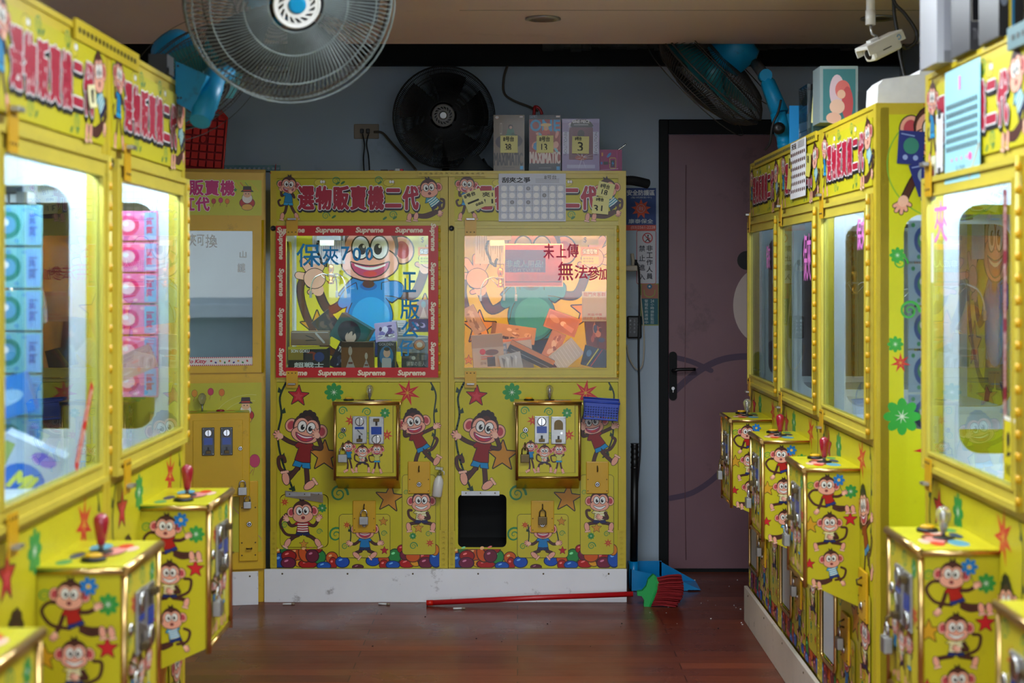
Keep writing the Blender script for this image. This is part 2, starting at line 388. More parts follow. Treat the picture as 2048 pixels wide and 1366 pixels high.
BR, SK, SK2, PK = (78, 38, 30), (240, 172, 148), (250, 196, 170), (190, 70, 80)
REDS, BLU, NAVY, STR, YEL = (168, 24, 28), (28, 140, 205), (22, 44, 100), (240, 240, 235), (225, 215, 110)
def monkey(A, x, y, s, L=0, tilt=0, waist=(0, .80), arms=(), legs=(), tail=None, shirt=REDS, pants=BLU, stripe=None, mouth=1, front=(), hair=0, fat=1.0, hat=False):
    ow = s*.018
    ca, sa = math.cos(R(tilt)), math.sin(R(tilt))
    def T(u, v): return (x + s*(u*ca - v*sa), y + s*(u*sa + v*ca))
    def G(u, v): return (x + s*u, y + s*v)
    def E(u, v, rx, ry, c, l, rot=0, o=ow, n=20): q = T(u, v); A.ell(q[0], q[1], rx*s, ry*s, c, L+l, rot=tilt+rot, ow=o, n=n)
    if tail: A.stroke(smooth([G(*p) for p in tail]), s*.075, BR, L, ow=ow*.7)
    def limb(pts, l, w, hand):
        q = smooth([G(*p) for p in pts]); A.stroke(q, s*w, BR, L+l, ow=ow)
        (x0, y0), (x1, y1) = q[-3], q[-1]; a = math.atan2(y1-y0, x1-x0)
        if hand:
            for k, da in enumerate((-.75, -.28, .18, .62)):
                fl = s*(.13, .17, .17, .14)[k]; b = a + da
                A.stroke([(x1, y1), (x1+fl*math.cos(b), y1+fl*math.sin(b))], s*.05, SK, L+l+2, ow=ow*.6)
            b = a - 1.5; A.stroke([(x1, y1), (x1+s*.11*math.cos(b), y1+s*.11*math.sin(b))], s*.05, SK, L+l+2, ow=ow*.6)
            A.ell(x1, y1, s*.085, s*.075, SK2, L+l+4, rot=math.degrees(a), n=12)
    def foot(p, ang, l):
        X, Y = G(*p); a = R(ang); A.ell(X + s*.08*math.cos(a), Y + s*.08*math.sin(a), s*.17, s*.09, SK, L+l, rot=ang, ow=ow, n=14)
        for k in range(4):
            b = -.75 + .5*k; A.ell(X + s*(.08+.17)*math.cos(a) - s*.10*b*math.sin(a), Y + s*(.08+.17)*math.sin(a) + s*.10*b*math.cos(a), s*.035, s*.035, SK2, L+l+1, ow=ow*.5, n=8)
    for lg in legs: limb(lg[0], 1, .10, False); foot(lg[0][-1], lg[1], 3)
    for a_ in arms: limb(a_, 1, .085, True)
    n0 = G(0, .30); w0 = G(*waist); dx, dy = w0[0]-n0[0], w0[1]-n0[1]; d = math.hypot(dx, dy); ux, uy = dx/d, dy/d; px_, py_ = -uy, ux
    def B(t, w): return (n0[0]+ux*d*t + px_*w*s*fat, n0[1]+uy*d*t + py_*w*s*fat)
    A.poly([B(.9, .17), B(1.28, .23), B(1.30, .03), B(1.12, 0), B(1.30, -.03), B(1.28, -.23), B(.9, -.17)], pants, L+6, ow=ow)
    A.poly([B(0, .10), B(.12, .17), B(.34, .27), B(.44, .20), B(.40, .15), B(1.0, .20), B(1.05, 0), B(1.0, -.20), B(.40, -.15), B(.44, -.20), B(.34, -.27), B(.12, -.17), B(0, -.10)], shirt, L+8, ow=ow)
    if stripe:
        for k in range(4):
            t = .30 + k*.2; A.poly([B(t, .17), B(t+.09, .17), B(t+.12, 0), B(t+.09, -.17), B(t, -.17), B(t+.03, 0)], stripe, L+10)
    A.ell(*G(0, .36), s*.07, s*.06, BR, L+10, n=10)
    if hat: E(0, -.12, .50, .20, (150, 80, 50), 10, rot=-8)
    for sx in (-1, 1):
        E(sx*.40, 0, .145, .17, SK, 11, rot=sx*-12); E(sx*.41, .0, .085, .115, PK, 13, rot=sx*-12, o=0)
    E(0, -.05, .345, .33, BR, 14)
    if hair == 1:
        for k in range(5): a = -2.4 + k*.42; E(.30*math.cos(a)*.8, -.05+.36*math.sin(a), .085, .085, (40, 22, 20), 15, o=0, n=10)
    else: A.poly([T(-.08, -.36), T(-.10, -.50), T(0, -.42), T(.06, -.52), T(.10, -.36)], (50, 26, 22), L+15)
    if hat: E(0, -.30, .26, .20, (160, 85, 55), 16)
    for sx in (-1, 1): E(sx*.135, -.02, .185, .225, SK, 17, o=0)
    E(0, .17, .355, .215, SK, 17, o=ow); E(0, .05, .25, .2, SK, 19, o=0)
    for sx in (-1, 1):
        E(sx*.118, -.03, .105, .14, (245, 245, 240), 20); E(sx*.10, -.01, .052, .072, (15, 14, 14), 22, o=0, n=12); E(sx*.10+.022, -.045, .017, .022, (255, 255, 255), 23, o=0, n=8)
    if mouth == 1:
        up = [T(-.24+.48*i/8, .155 + .05*math.sin(math.pi*i/8)) for i in range(9)]; lo = [T(.24*math.cos(math.pi*i/10), .155+.19*math.sin(math.pi*i/10)) for i in range(11)]
        A.poly(up + lo, (180, 60, 100), L+20, ow=ow*.8); 
        A.poly([T(-.20+.40*i/8, .175 + .045*math.sin(math.pi*i/8)) for i in range(9)] + [T(.19-.38*i/8, .20+.055*math.sin(math.pi*i/8)) for i in range(9)], (248, 248, 246), L+22)
        E(0, .30, .09, .035, (205, 60, 60), 22, o=0, n=12)
    elif mouth == 2:
        A.poly([T(-.22+.44*i/8, .17+.07*math.sin(math.pi*i/8)) for i in range(9)] + [T(.22-.44*i/8, .21+.11*math.sin(math.pi*i/8)) for i in range(9)], (250, 250, 248), L+20, ow=ow*.8)
    else: E(0, .22, .05, .04, (150, 50, 60), 20, n=10)
    for sx in (-1, 1): A.ell(*T(sx*.03, .10), s*.012, s*.008, INK, L+20, n=6)
    for f_ in front: limb(f_, 24, .085, True)

YB = (200, 190, 28)   # the printed yellow ground
# ------------------------------------------------------------------ artwork of the machines
MU = 0.002208                       # metres per pixel on the front plane of the back machines
def U(px): return (px - 541) * MU
def V(py): return (1203 - py) * MU
def front_art(mb, y=0.0, mat='print'):    # front plane art in picture-like units of the left back machine
    return Art(mb, (-541*MU, y, 1203*MU), (MU, 0, 0), (0, 0, -MU), (0, -1, 0), mat)
W, D, H = 0.784, 0.70, 1.901

def header_art(A):
    A.rect(553, 358, 880, 442, YB)
    for x, y in ((640, 366), (778, 366)):
        A.ell(x, y, 11, 7, (214, 200, 60), 1, ow=.8, oc=(120, 90, 30)); A.ell(x+3, y-2, 2.4, 3, (245,245,240), 3, ow=.5); A.ell(x+8, y-2, 2.4, 3, (245,245,240), 3, ow=.5)
    for x, y in ((672, 362), (757, 361), (652, 432), (786, 430), (560, 368)): swirl(A, x, y, 8, (90, 150, 80), 1)
    for x, y in ((676, 367), (686, 366), (760, 366), (668, 434), (790, 436), (770, 437)): A.ell(x, y, 5, 2.2, (60, 120, 60), 1, rot=-35)
    monkey(A, 578, 370, 42, 1, 6, waist=(-.02, .82), shirt=(20, 130, 185), pants=(40, 160, 215), arms=(((-.16, .42), (-.34, .52), (-.36, .22)),),
           legs=((((-.1, .98), (-.18, 1.3), (-.30, 1.42)), 100), (((.1, .98), (.20, 1.2), (.34, 1.42)), 70)), tail=((-.1,.9),(-.4,1.0),(-.5,.8),(-.42,.72)), front=(((.16, .42), (.26, .60), (.10, .34)),))
    monkey(A, 858, 377, 48, 1, -8, waist=(.28, .66), shirt=(60, 160, 180), stripe=(225, 238, 235), pants=(28, 36, 80), mouth=0,
           legs=((((.30, .95), (-.2, 1.12), (-.52, 1.10)), 100), (((.34, 1.0), (-.1, 1.2), (-.80, 1.12)), 100)), tail=((.4,.9),(.6,.8),(.62,.5),(.5,.45)), arms=(((.2, .5), (.44, .7), (.46, 1.0)),), fat=1.15)
    T = '選物販賣機二代'
    for i, ch in enumerate(T):
        x0 = 598 + i*34.8; a, b, c, d = x0, 374, x0+29.5, 419
        if ch == '二': b, d = 379, 414
        A.text(ch, a+1, b+3, c+1, d+3, (18, 18, 24), 26, bold=4.3)
        A.text(ch, a, b, c, d, (235, 238, 240), 27, bold=3.3)
        A.text(ch, a, b, c, d, (172, 24, 56), 28, bold=1.9)

def candies(A, y1=1137):
    L = 1
    C = [(560,1106,14,16,(222,120,30)),(575,1100,16,13,(30,120,50)),(592,1108,22,14,(205,84,22)),(612,1104,16,22,(212,88,24)),(628,1098,18,11,(165,24,20)),
         (625,1112,14,14,(110,22,50)),(560,1122,14,17,(16,80,170)),(578,1112,16,12,(160,20,18)),(577,1126,16,12,(115,24,60)),(600,1124,13,11,(232,160,30)),
         (616,1128,20,10,(178,20,16)),(639,1114,14,15,(38,140,62)),(664,1116,13,13,(212,90,24)),(666,1128,9,14,(176,24,16)),(648,1132,15,9,(16,84,180)),
         (685,1124,15,12,(14,78,180)),(716,1134,12,6,(90,20,40)),(746,1122,15,11,(14,80,185)),(768,1117,12,13,(205,80,24)),(768,1130,10,11,(170,24,16)),
         (790,1112,14,15,(38,140,62)),(786,1130,15,9,(16,84,180)),(804,1098,10,9,(175,22,20)),(812,1110,13,11,(120,24,56)),(826,1112,16,13,(212,92,26)),
         (814,1127,17,10,(184,20,18)),(832,1122,13,12,(232,160,34)),(848,1116,16,14,(170,20,18)),(852,1126,16,12,(120,24,56)),(872,1118,14,18,(14,82,180)),(870,1100,9,12,(222,130,30))]
    for i, (x, y, rx, ry, c) in enumerate(C):
        yy = min(y, y1-2); ry2 = min(ry, y1-1-yy) if yy+ry > y1-1 else ry
        k = [(x + rx*math.cos(t*math.pi/10), min(y + ry*math.sin(t*math.pi/10), y1-1)) for t in range(20)]
        k = [(max(min(p, 879.5), 553.5), max(q, 1098.5) if 555 < p < 662 else q) for p, q in k]
        A.poly(k, tuple(v*.45 for v in c), L); kk = [(x+(p-x)*.86, y+(q-y)*.86) for p, q in k]; kk = [(min(p, 879.5), q) for p, q in kk]
        A.poly(kk, c, L+1); A.ell(min(x-rx*.25, 874), y-ry*.35, rx*.28, ry*.16, tuple(min(255, v+110) for v in c), L+2, rot=-20, n=10); L += 3 if i % 8 else -20 if L > 20 else 3
        L = max(L, 1)

def lower_art(A):
    # hole for the prize chute is cut in the plate; all figures stay clear of it
    for x, y, r in ((678, 988, 18), (672, 1070, 16)): swirl(A, x, y, r, (50, 135, 75), 1)
    vine(A, [(572, 766), (560, 795), (563, 830), (556, 868), (560, 905), (572, 945), (584, 975), (580, 978)], 4.2, 1)
    vine(A, [(862, 766), (872, 790), (868, 830), (870, 870), (858, 905), (850, 915)], 3.2, 1)
    star(A, 597, 792, 21, (190, 24, 40), 1, 4); star(A, 597, 793, 11, (205, 60, 70), 5, 4, ow=.001)
    star(A, 649, 912, 31, (206, 140, 40), 1, 2); star(A, 779, 997, 28, (206, 140, 40), 1, 6)
    cflower(A, 668, 785, 19, (40, 145, 65), 1); maple(A, 815, 786, 27, (205, 22, 40), 1, 8)
    monkey(A, 613, 857, 77, 2, 12, waist=(-.10, .85), shirt=(140, 20, 22), pants=(20, 140, 200), hair=1,
           arms=(((-.22, .42), (-.45, .34), (-.68, .20)),), front=(((.20, .50), (.38, .52), (.36, .38), (.28, .18)),),
           legs=((((-.22, 1.02), (-.40, 1.24), (-.52, 1.38)), -100), (((.0, 1.05), (.02, 1.3), (.02, 1.52)), -35)),
           tail=((-.2, 1.05), (-.45, 1.16), (-.68, 1.05), (-.72, .78), (-.60, .74), (-.56, .86)))
    monkey(A, 828, 845, 60, 2, -10, waist=(.26, .78), shirt=(140, 20, 22), pants=(20, 140, 200), hair=1,
           front=(((-.16, .42), (-.30, .44), (-.30, .18)),), arms=(((.22, .38), (.45, .28), (.72, .15)),),
           legs=((((.15, 1.0), (.08, 1.2), (.04, 1.42)), 110), (((.34, .98), (.50, 1.15), (.72, 1.35)), -60)), tail=((.3, .95), (.6, .9), (.78, .6), (.68, .5)))
    candies(A)
    # small door with the swinging monkey, and tall door with the sitting one
    A.rr(679, 1029, 780, 1115, 7, (205, 190, 50), 30, ow=.8)
    vine(A, [(700, 1050), (702, 1070), (700, 1090)], 2.4, 32); vine(A, [(754, 1050), (759, 1070), (762, 1088)], 2.4, 32)
    monkey(A, 730, 1058, 50, 34, 0, waist=(0, .72), shirt=(20, 125, 190), pants=(20, 40, 90), arms=(((-.2,.46),(-.4,.6),(-.56,.58)), ((.2,.46),(.4,.6),(.58,.58))),
           legs=((((-.15,.88),(-.35,.95),(-.40,1.0)), 40), (((.15,.88),(.35,.95),(.40,1.0)), 140)))
    star(A, 767, 1043, 9, (206, 140, 40), 33); star(A, 769, 1101, 8, (190, 30, 50), 33); maple(A, 694, 1050, 8, (200, 24, 40), 33)
    swirl(A, 768, 1067, 6, (60, 140, 80), 33); swirl(A, 690, 1093, 7, (60, 140, 80), 33)
    A.rr(805, 950, 871, 1109, 7, (205, 190, 50), 30, ow=.8)
    monkey(A, 843, 1002, 52, 34, 0, waist=(0, .72), shirt=(222, 212, 130), stripe=(240, 240, 220), pants=(24, 32, 84), mouth=2, fat=1.1,
           legs=((((-.12,.84),(-.34,.86),(-.50,.92)), 80), (((.12,.84),(.30,.86),(.46,.92)), 100)), tail=((-.15,.8),(-.45,.62),(-.5,.38),(-.38,.36)),
           front=(((.22,.46),(.30,.66),(.04,.62)),))
    star(A, 837, 1056, 10, (215, 150, 50), 33); swirl(A, 812, 985, 5, (60,140,80), 33); swirl(A, 827, 1092, 8, (60, 140, 80), 33); cflower(A, 826, 1072, 7, (50, 140, 70), 33); swirl(A, 857, 1068, 6, (60,140,80), 33); maple(A, 860, 1086, 9, (200, 30, 50), 33)

def box_front_art(A, B):
    # B maps: picture units on the front of the coin box
    A.rect(674, 808, 787, 945, (206, 192, 46))
    for x, y, r, f in ((685, 822, 9, 1), (734, 824, 9, -1), (683, 872, 8, 1), (736, 872, 7, -1)): swirl(A, x, y, r, (60, 145, 80), 1, f)
    cflower(A, 770, 826, 10, (50, 145, 70), 1); maple(A, 701, 841, 12, (200, 24, 44), 1); maple(A, 774, 870, 12, (200, 24, 44), 1)
    monkey(A, 697, 893, 27, 1, 0, shirt=(20, 130, 190), pants=(30, 60, 50), legs=((((-.1,1.0),(-.05,1.4),(-.1,1.75)), 150), (((.1,1.0),(.2,1.4),(.25,1.7)), 60)), arms=(((-.2,.5),(-.3,.7),(-.1,.75)),))
    monkey(A, 725, 902, 30, 1, 0, waist=(0, .7), shirt=(226, 226, 200), pants=(30, 30, 70), mouth=2, legs=((((-.15,.85),(-.34,.9),(-.42,1.15)), 90), (((.15,.85),(.34,.9),(.42,1.15)), 90)), tail=((-.15,.8),(-.5,.6),(-.5,.25),(-.3,.3)), front=(((.2,.46),(.3,.66),(.06,.6)),))
    monkey(A, 754, 899, 27, 1, 0, hat=True, shirt=(206, 206, 110), pants=(40, 160, 215), legs=((((-.1,1.0),(-.16,1.3),(-.24,1.5)), 110), (((.1,1.0),(.16,1.3),(.24,1.5)), 70)), tail=((-.15,.9),(-.5,.9),(-.6,.5),(-.4,.45)), arms=(((-.2,.5),(-.35,.4),(-.3,.25)), ((.2,.5),(.35,.4),(.3,.25))))

def side_figures(A):
    # 109 wide x 245 high picture units: sides of the coin boxes
    monkey(A, 40, 26, 47, 1, 4, waist=(.14, .72), shirt=(180, 26, 20), pants=(26, 50, 130), mouth=0, arms=(((.2,.46),(.5,.46),(.72,.34)), ((-.16,.5),(-.28,.85),(-.40,1.06))),
           legs=((((.3,.86),(.55,.92),(.86,.92)), 80), (((.3,.95),(.6,1.05),(1.1,.92)), 80)), tail=((.0,.9),(-.5,.8),(-.75,.45),(-.6,.22),(-.4,.2)))
    cflower(A, 64, 15, 12, (20, 120, 200), 30, n=7); A.ell(64, 15, 3, 3, (230, 190, 60), 33); A.stroke([(66, 26), (70, 36)], 1.2, (40, 120, 60), 2)
    cflower(A, 88, 38, 14, (50, 150, 60), 1); swirl(A, 8, 27, 8, (60, 150, 60), 1)
    monkey(A, 46, 100, 46, 1, 0, waist=(0, .72), shirt=(226, 214, 110), stripe=(245, 244, 225), pants=(24, 44, 110), mouth=2, fat=1.15,
           legs=((((-.12,.86),(-.4,.9),(-.62,.95)), 75), (((.12,.86),(.4,.9),(.60,.95)), 105)), tail=((.2,.85),(.65,.65),(.74,.25),(.52,.2)), front=(((.22,.46),(.34,.66),(.06,.62)),))
    star(A, 8, 105, 17, (214, 160, 30), 1); star(A, 87, 93, 14, (205, 30, 40), 1)
    monkey(A, 49, 172, 44, 1, -4, waist=(.12, .72), shirt=(60, 165, 205), stripe=(235, 244, 246), pants=(22, 50, 120), mouth=0,
           legs=((((.0,.9),(-.4,1.0),(-.80,.98)), 80), (((.0,.96),(-.3,1.1),(-.55,1.1)), 80)), tail=((.2,.95),(.55,.85),(.66,.5),(.45,.38)), arms=(((.2,.46),(.32,.8),(.5,1.06)),))
    star(A, 6, 182, 11, (205, 30, 40), 1)

def poster_art(A):
    # back wall picture, units of the picture at the front plane
    A.rect(593, 450, 898, 735, (226, 214, 40))
    for x, y, r in ((634, 655, 34), (850, 622, 34), (612, 720, 10)): star(A, x, y, r, (228, 160, 40), 1)
    s = 158
    monkey(A, 740, 500, s, 2, 0, waist=(-.02, 1.10), shirt=(10, 128, 205), pants=(16, 40, 96), fat=1.45, hair=1,
           tail=((-.15,1.35),(-.5,1.28),(-.78,.9),(-.88,.45),(-.66,.2),(-.5,.1)),
           arms=(((-.28,.62),(-.52,.76),(-.66,.50)), ((.30,.55),(.56,.56),(.70,.22))), legs=((((-.2,1.3),(-.3,1.5),(-.3,1.7)), 90), (((.2,1.3),(.3,1.5),(.3,1.7)), 90)))
    for q in ([(712, 566), (690, 580), (676, 606), (686, 616), (704, 606), (716, 596)], [(764, 566), (790, 562), (806, 572), (802, 594), (786, 592), (766, 588)]): A.poly(smooth(q + [q[0]], 3)[:-1], (10, 128, 205), 34, ow=1.6)
    A.ell(738, 632, 47, 50, (10, 128, 205), 34, ow=1.6, n=32); A.ell(739, 600, 33, 30, (10, 128, 205), 37, n=28); A.ell(742, 634, 38, 40, (44, 160, 232), 38, n=28); A.ell(737, 572, 17, 9, (10, 92, 165), 39, n=18); A.ell(737, 568, 12, 8, BR, 40, n=16)
    A.stroke(smooth([(704, 606), (698, 620), (694, 640)]), 1.6, INK, 39)
    for hx, hy, a0, fl in ((-.70, .36, -95, 1), (.76, .10, -60, -1)):
        X, Y = 740 + s*hx, 500 + s*hy
        for k, (da, ln) in enumerate(((-78, .21), (-30, .26), (2, .27), (34, .22))):
            b = R(a0 + fl*da*.95); A.stroke([(X, Y), (X+s*ln*math.cos(b), Y+s*ln*math.sin(b))], s*.085, SK2, 40, ow=1.4)
        A.ell(X, Y, s*.135, s*.125, SK2, 42, ow=1.4); A.ell(X, Y, s*.12, s*.11, SK2, 44)
    A.rect(625, 455, 690, 528, (222, 226, 246), 50)
    for k in range(13): A.stroke([(630 + k*4.4, 458), (630 + k*4.4, 500 + (k*7) % 24)], .8, (120, 120, 160), 51)
    A.rect(838, 470, 872, 490, (232, 222, 90), 50); A.text('$', 842, 474, 848, 486, (40, 40, 40), 52)
    A.rect(836, 494, 872, 511, (245, 150, 40), 50); A.text('保證取物', 840, 498, 869, 508, (30, 30, 30), 51, bold=1); A.text('保證取物', 840, 498, 869, 508, (250, 250, 250), 52, bold=.2)
    A.rect(838, 513, 872, 528, (225, 222, 110), 50); A.text('最後機會', 841, 515, 862, 519, (90, 90, 60), 51); A.text('電話聯絡', 841, 521, 862, 525, (90, 90, 60), 51)

# ------------------------------------------------------------------ small hardware
def screw(mb, x, y, z, r=.0035, m='steel'): mb.lathe([(r, 0), (r, .0012), (r*.6, .002)], (x, y, z), (0, -1, 0), m, n=8)
def padlock(mb, x, z, y, s=1.0, m='steel', m2='chrome', axis='x'):
    # body centred at x, top of the body at z; shackle above
    w, h, d = .017*s, .030*s, .008*s
    mb.cbox(x-w, x+w, y-d, y+d, z-h, z, .002, m)
    pts = [(x-w*.68, y, z-.004), (x-w*.68, y, z+.014*s)] + [(x - w*.68*math.cos(R(a)), y, z+.014*s+w*.68*math.sin(R(a))) for a in range(20, 180, 20)] + [(x+w*.68, y, z+.014*s), (x+w*.68, y, z-.004)]
    mb.tube(pts, .0026*s, m2, n=8)
def camlock(mb, x, z, y, r=.010):
    mb.lathe([(r, 0), (r, .004), (r*.75, .006)], (x, y, z), (0, -1, 0), 'chrome', n=18)
    mb.lathe([(r*.62, .006), (r*.6, .0066)], (x, y, z), (0, -1, 0), 'black', n=14); mb.box(x-.001, x+.001, y-.0082, y-.0066, z-.004, z+.004, 'chrome')
def coin_mech(mb, x0, z0, w, h, y, kind, pm='steel'):
    mb.cbox(x0, x0+w, y-.006, y, z0, z0+h, .002, pm); cx = x0+w/2; yf = y-.006
    for sx in (.1, .9):
        for sz in (.05, .95): screw(mb, x0+w*sx, yf, z0+h*sz, .0028)
    def dial(z):
        mb.lathe([(w*.31, 0), (w*.31, .003), (w*.25, .005)], (cx, yf, z), (0, -1, 0), 'chrome', n=20); mb.box(cx-.0014, cx+.0014, yf-.0056, yf-.003, z-w*.24, z+w*.24, 'black')
    def slot(z, up=False):
        mb.box(cx-w*.07, cx+w*.07, yf-.0008, yf, z-h*.13, z+h*.10, 'black'); mb.cbox(cx-w*.2, cx+w*.2, yf-.014, yf, z-h*.13 if not up else z+h*.02, z-h*.02 if not up else z+h*.13, .0015, 'bronze')
    if kind == 0: dial(z0+h*.80); mb.box(x0+w*.17, x0+w*.8, yf-.001, yf, z0+h*.52, z0+h*.61, 'lcd'); slot(z0+h*.2); mb.tube([(x0+w*.35, yf-.004, z0+h*.5), (x0+w*.7, yf-.006, z0+h*.33)], .002, 'steel', n=6)
    elif kind == 1: slot(z0+h*.80, True); mb.box(x0+w*.15, x0+w*.85, yf-.001, yf, z0+h*.35, z0+h*.63, 'lcd'); dial(z0+h*.17)
    elif kind == 2: dial(z0+h*.80); mb.box(x0+w*.15, x0+w*.85, yf-.001, yf, z0+h*.38, z0+h*.63, 'lcd'); slot(z0+h*.2)
    elif kind == 3:
        mb.poly([(cx + w*.3*math.cos(R(a)), yf-.001, z0+h*.72 + w*.3*math.sin(R(a))) for a in range(0, 181, 20)] + [(cx-w*.3, yf-.001, z0+h*.52), (cx+w*.3, yf-.001, z0+h*.52)], 'bronze'); slot(z0+h*.2); mb.lathe([(.005, 0), (.005, .003)], (cx+w*.2, yf, z0+h*.4), (0, -1, 0), 'chrome', n=10)

def perforated(mb, x0, x1, z0, z1, y, m='paint', n=6, vert=True):
    w = x1-x0; hgt = z1-z0
    holes = []
    for k in range(n):
        if vert: cz = z0+hgt*(k+.5)/n; holes.append([(x0+w*.5+w*.2*math.cos(R(a)), cz+hgt/n*.26*math.sin(R(a))) for a in range(0, 360, 45)])
        else: cx = x0+w*(k+.5)/n; holes.append([(cx+w/n*.3*math.cos(R(a)), z0+hgt*.5+hgt*.2*math.sin(R(a))) for a in range(0, 360, 45)])
    mb.slab([(x0,z0),(x1,z0),(x1,z1),(x0,z1)], holes, (0, y, 0), (1,0,0), (0,0,1), (0,-1,0), .0025, m)

# ------------------------------------------------------------------ the claw machine
PX = lambda px, k=463.0: (px - 1035)/k + 1.091       # picture x on the plane of the coin box front
PZ = lambda py, k=463.0: 1.43 - (py - 555)/k
def rect_loop(x0, x1, z0, z1): return [(x0, z0), (x1, z0), (x1, z1), (x0, z1)]

def build_cabinet(mb, kind='std'):
    pm = 'paint'
    t = .012
    win = rrect(.075, 1.02, .60, 1.60, .05)     # side opening (y, z)
    for x, nn in ((0, -1), (W, 1)):
        mb.slab(rect_loop(.012, D, 0, H-.012), [win] if kind == 'std' else [], (x, 0, 0), (0,1,0), (0,0,1), (nn,0,0), t, pm, 'white_in')
    mb.box(0, W, 0, D, H-.012, H, pm); mb.box(.012, W-.012, D-.012, D, 0, H-.012, pm)
    mb.box(0, .028, 0, .035, 0, H-.012, pm); mb.box(W-.034, W, 0, .035, 0, H-.012, pm)                 # front posts
    mb.box(.028, W-.034, .004, .03, V(358), H-.012, pm); mb.box(.028, W-.034, .002, .03, V(451), V(443), 'frame')   # top rail, rail under the header
    mb.box(.028, W-.034, .004, .03, V(452), V(357), pm)
    mb.box(.028, W-.034, .002, .03, V(764), V(756), 'frame')
    mb.box(.012, W-.012, .03, D-.012, .985, .995, 'white_in')                                        # prize floor
    mb.box(.012, W-.012, .03, D-.012, 1.69, 1.70, 'white_in')                                        # ceiling of the prize room
    mb.box(.012, W-.012, D-.02, D-.012, .995, 1.69, 'white_in')
    for x0 in (.012, W-.032): mb.box(x0, x0+.02, .035, .055, .995, 1.69, 'white_in')
def build_lower(mb):
    hole = rrect(U(560), V(1095), U(657), V(989), .022)
    mb.slab(rect_loop(U(553), U(880), V(1137), V(765)), [hole], (0, 0, 0), (1,0,0), (0,0,1), (0,-1,0), .006, 'print', 'black', YB)
    lower_art(front_art(mb)) ; mb.box(.028, W-.034, .012, .03, 0, V(1137), 'paint')
def build_chute(mb):
    x0, x1, z0, z1 = U(558), U(659), V(1097), V(987)
    mb.box(x0, x1, .007, .28, z0, z0+.004, 'blackmatt'); mb.box(x0, x1, .007, .28, z1-.004, z1, 'blackmatt'); mb.box(x0, x0+.004, .007, .28, z0, z1, 'blackmatt')
    mb.box(x1-.004, x1, .007, .28, z0, z1, 'blackmatt'); mb.box(x0, x1, .276, .28, z0, z1, 'blackmatt')
def build_frame(mb):
    x0, x1, z0, z1 = U(553), U(877), V(755), V(452); gx0, gx1, gz0, gz1 = U(573), U(857), V(736), V(472)
    mb.slab(rect_loop(x0, x1, z0, z1), [rect_loop(gx0, gx1, gz0, gz1)[::-1]], (0, -.010, 0), (1,0,0), (0,0,1), (0,-1,0), .018, 'frame')
    b = .012
    for (a0, a1, c0, c1) in ((x0, x1, z0, z0+b), (x0, x1, z1-b, z1), (x0, x0+b, z0+b, z1-b), (x1-b, x1, z0+b, z1-b)): mb.box(a0, a1, -.016, -.010, c0, c1, 'frame')
    b = .006; g = ((gx0-b, gx1+b, gz0-b, gz0), (gx0-b, gx1+b, gz1, gz1+b), (gx0-b, gx0, gz0, gz1), (gx1, gx1+b, gz0, gz1))
    for (a0, a1, c0, c1) in g: mb.box(a0, a1, -.014, -.010, c0, c1, 'frame')
def build_coinbox(mb):
    x0, x1, zt, zb, zi, p = .300, .575, .893, .566, .498, .150
    prof = [(0, zt-.012), (-p, zt-.012), (-p, zb), (0, zi)]
    for x, s in ((x0, -1), (x1, 1)):
        pts = [(x, a, b) for a, b in prof]; mb.poly(pts if s < 0 else pts[::-1], 'print', YB)
    mb.poly([(x0, -p, zt-.012), (x1, -p, zt-.012), (x1, -p, zb), (x0, -p, zb)], 'print', YB)
    mb.poly([(x0, -p, zb), (x1, -p, zb), (x1, 0, zi), (x0, 0, zi)], 'brass')
    # top plate with lip and printed controls picture
    mb.box(x0-.008, x1+.008, -p-.006, 0, zt-.012, zt, 'print', YB)
    A = Art(mb, (x0, -p, zt), (.001, 0, 0), (0, .001, 0), (0, 0, 1))
    for (x, y, rx, ry, c) in ((150, 60, 60, 30, (120, 60, 40)), (165, 52, 40, 18, (230, 150, 140)), (205, 90, 40, 20, (90, 160, 190)), (75, 70, 40, 22, (200, 90, 60)), (70, 75, 24, 14, (240, 210, 190)), (215, 45, 26, 14, (215, 60, 30)), (110, 110, 36, 12, (40, 60, 100)), (185, 25, 30, 10, (235, 190, 170)), (40, 115, 26, 14, (70, 150, 90))): A.ell(x, y, rx, ry, c, 1 if rx > 30 else 2)
    mb.tube([(x0-.008, -p-.006, zt-.007), (x1+.008, -p-.006, zt-.007)], .0085, 'brass', n=10)
    for x in (x0-.006, x1+.006): mb.tube([(x, -p-.004, zt-.008), (x, 0, zt-.008)], .006, 'brass', n=8)
    for x in (x0+.002, x1-.002): mb.tube([(x, -p-.003, zt-.016), (x, -p-.003, zb-.012)], .0065, 'brass', n=10)
    mb.tube([(x0, -p-.003, zb), (x1, -p-.003, zb)], .0055, 'brass', n=8)
    for x, dirx, nn in ((x1, 1, 1), (x0, -1, -1)):
        # art keeps its left to right order on both sides
        s = .155/109
        if nn > 0: o = (x, -p, zt-.014); ux = (0, s, 0)
        else: o = (x, 0, zt-.014); ux = (0, -s, 0)
        side_figures(Art(mb, o, ux, (0, 0, -s), (nn, 0, 0)))
def build_boxdoor(mb):
    A = Art(mb, (1.091-1035/463, -.1537, 1.43+555/463), (1/463, 0, 0), (0, 0, -1/463), (0, -1, 0)); box_front_art(A, None)
    mb.box(PX(674), PX(787), -.1535, -.150, PZ(945), PZ(808), 'paint'); A.rect(785.5, 808, 786.5, 945, (60, 50, 20), 2)
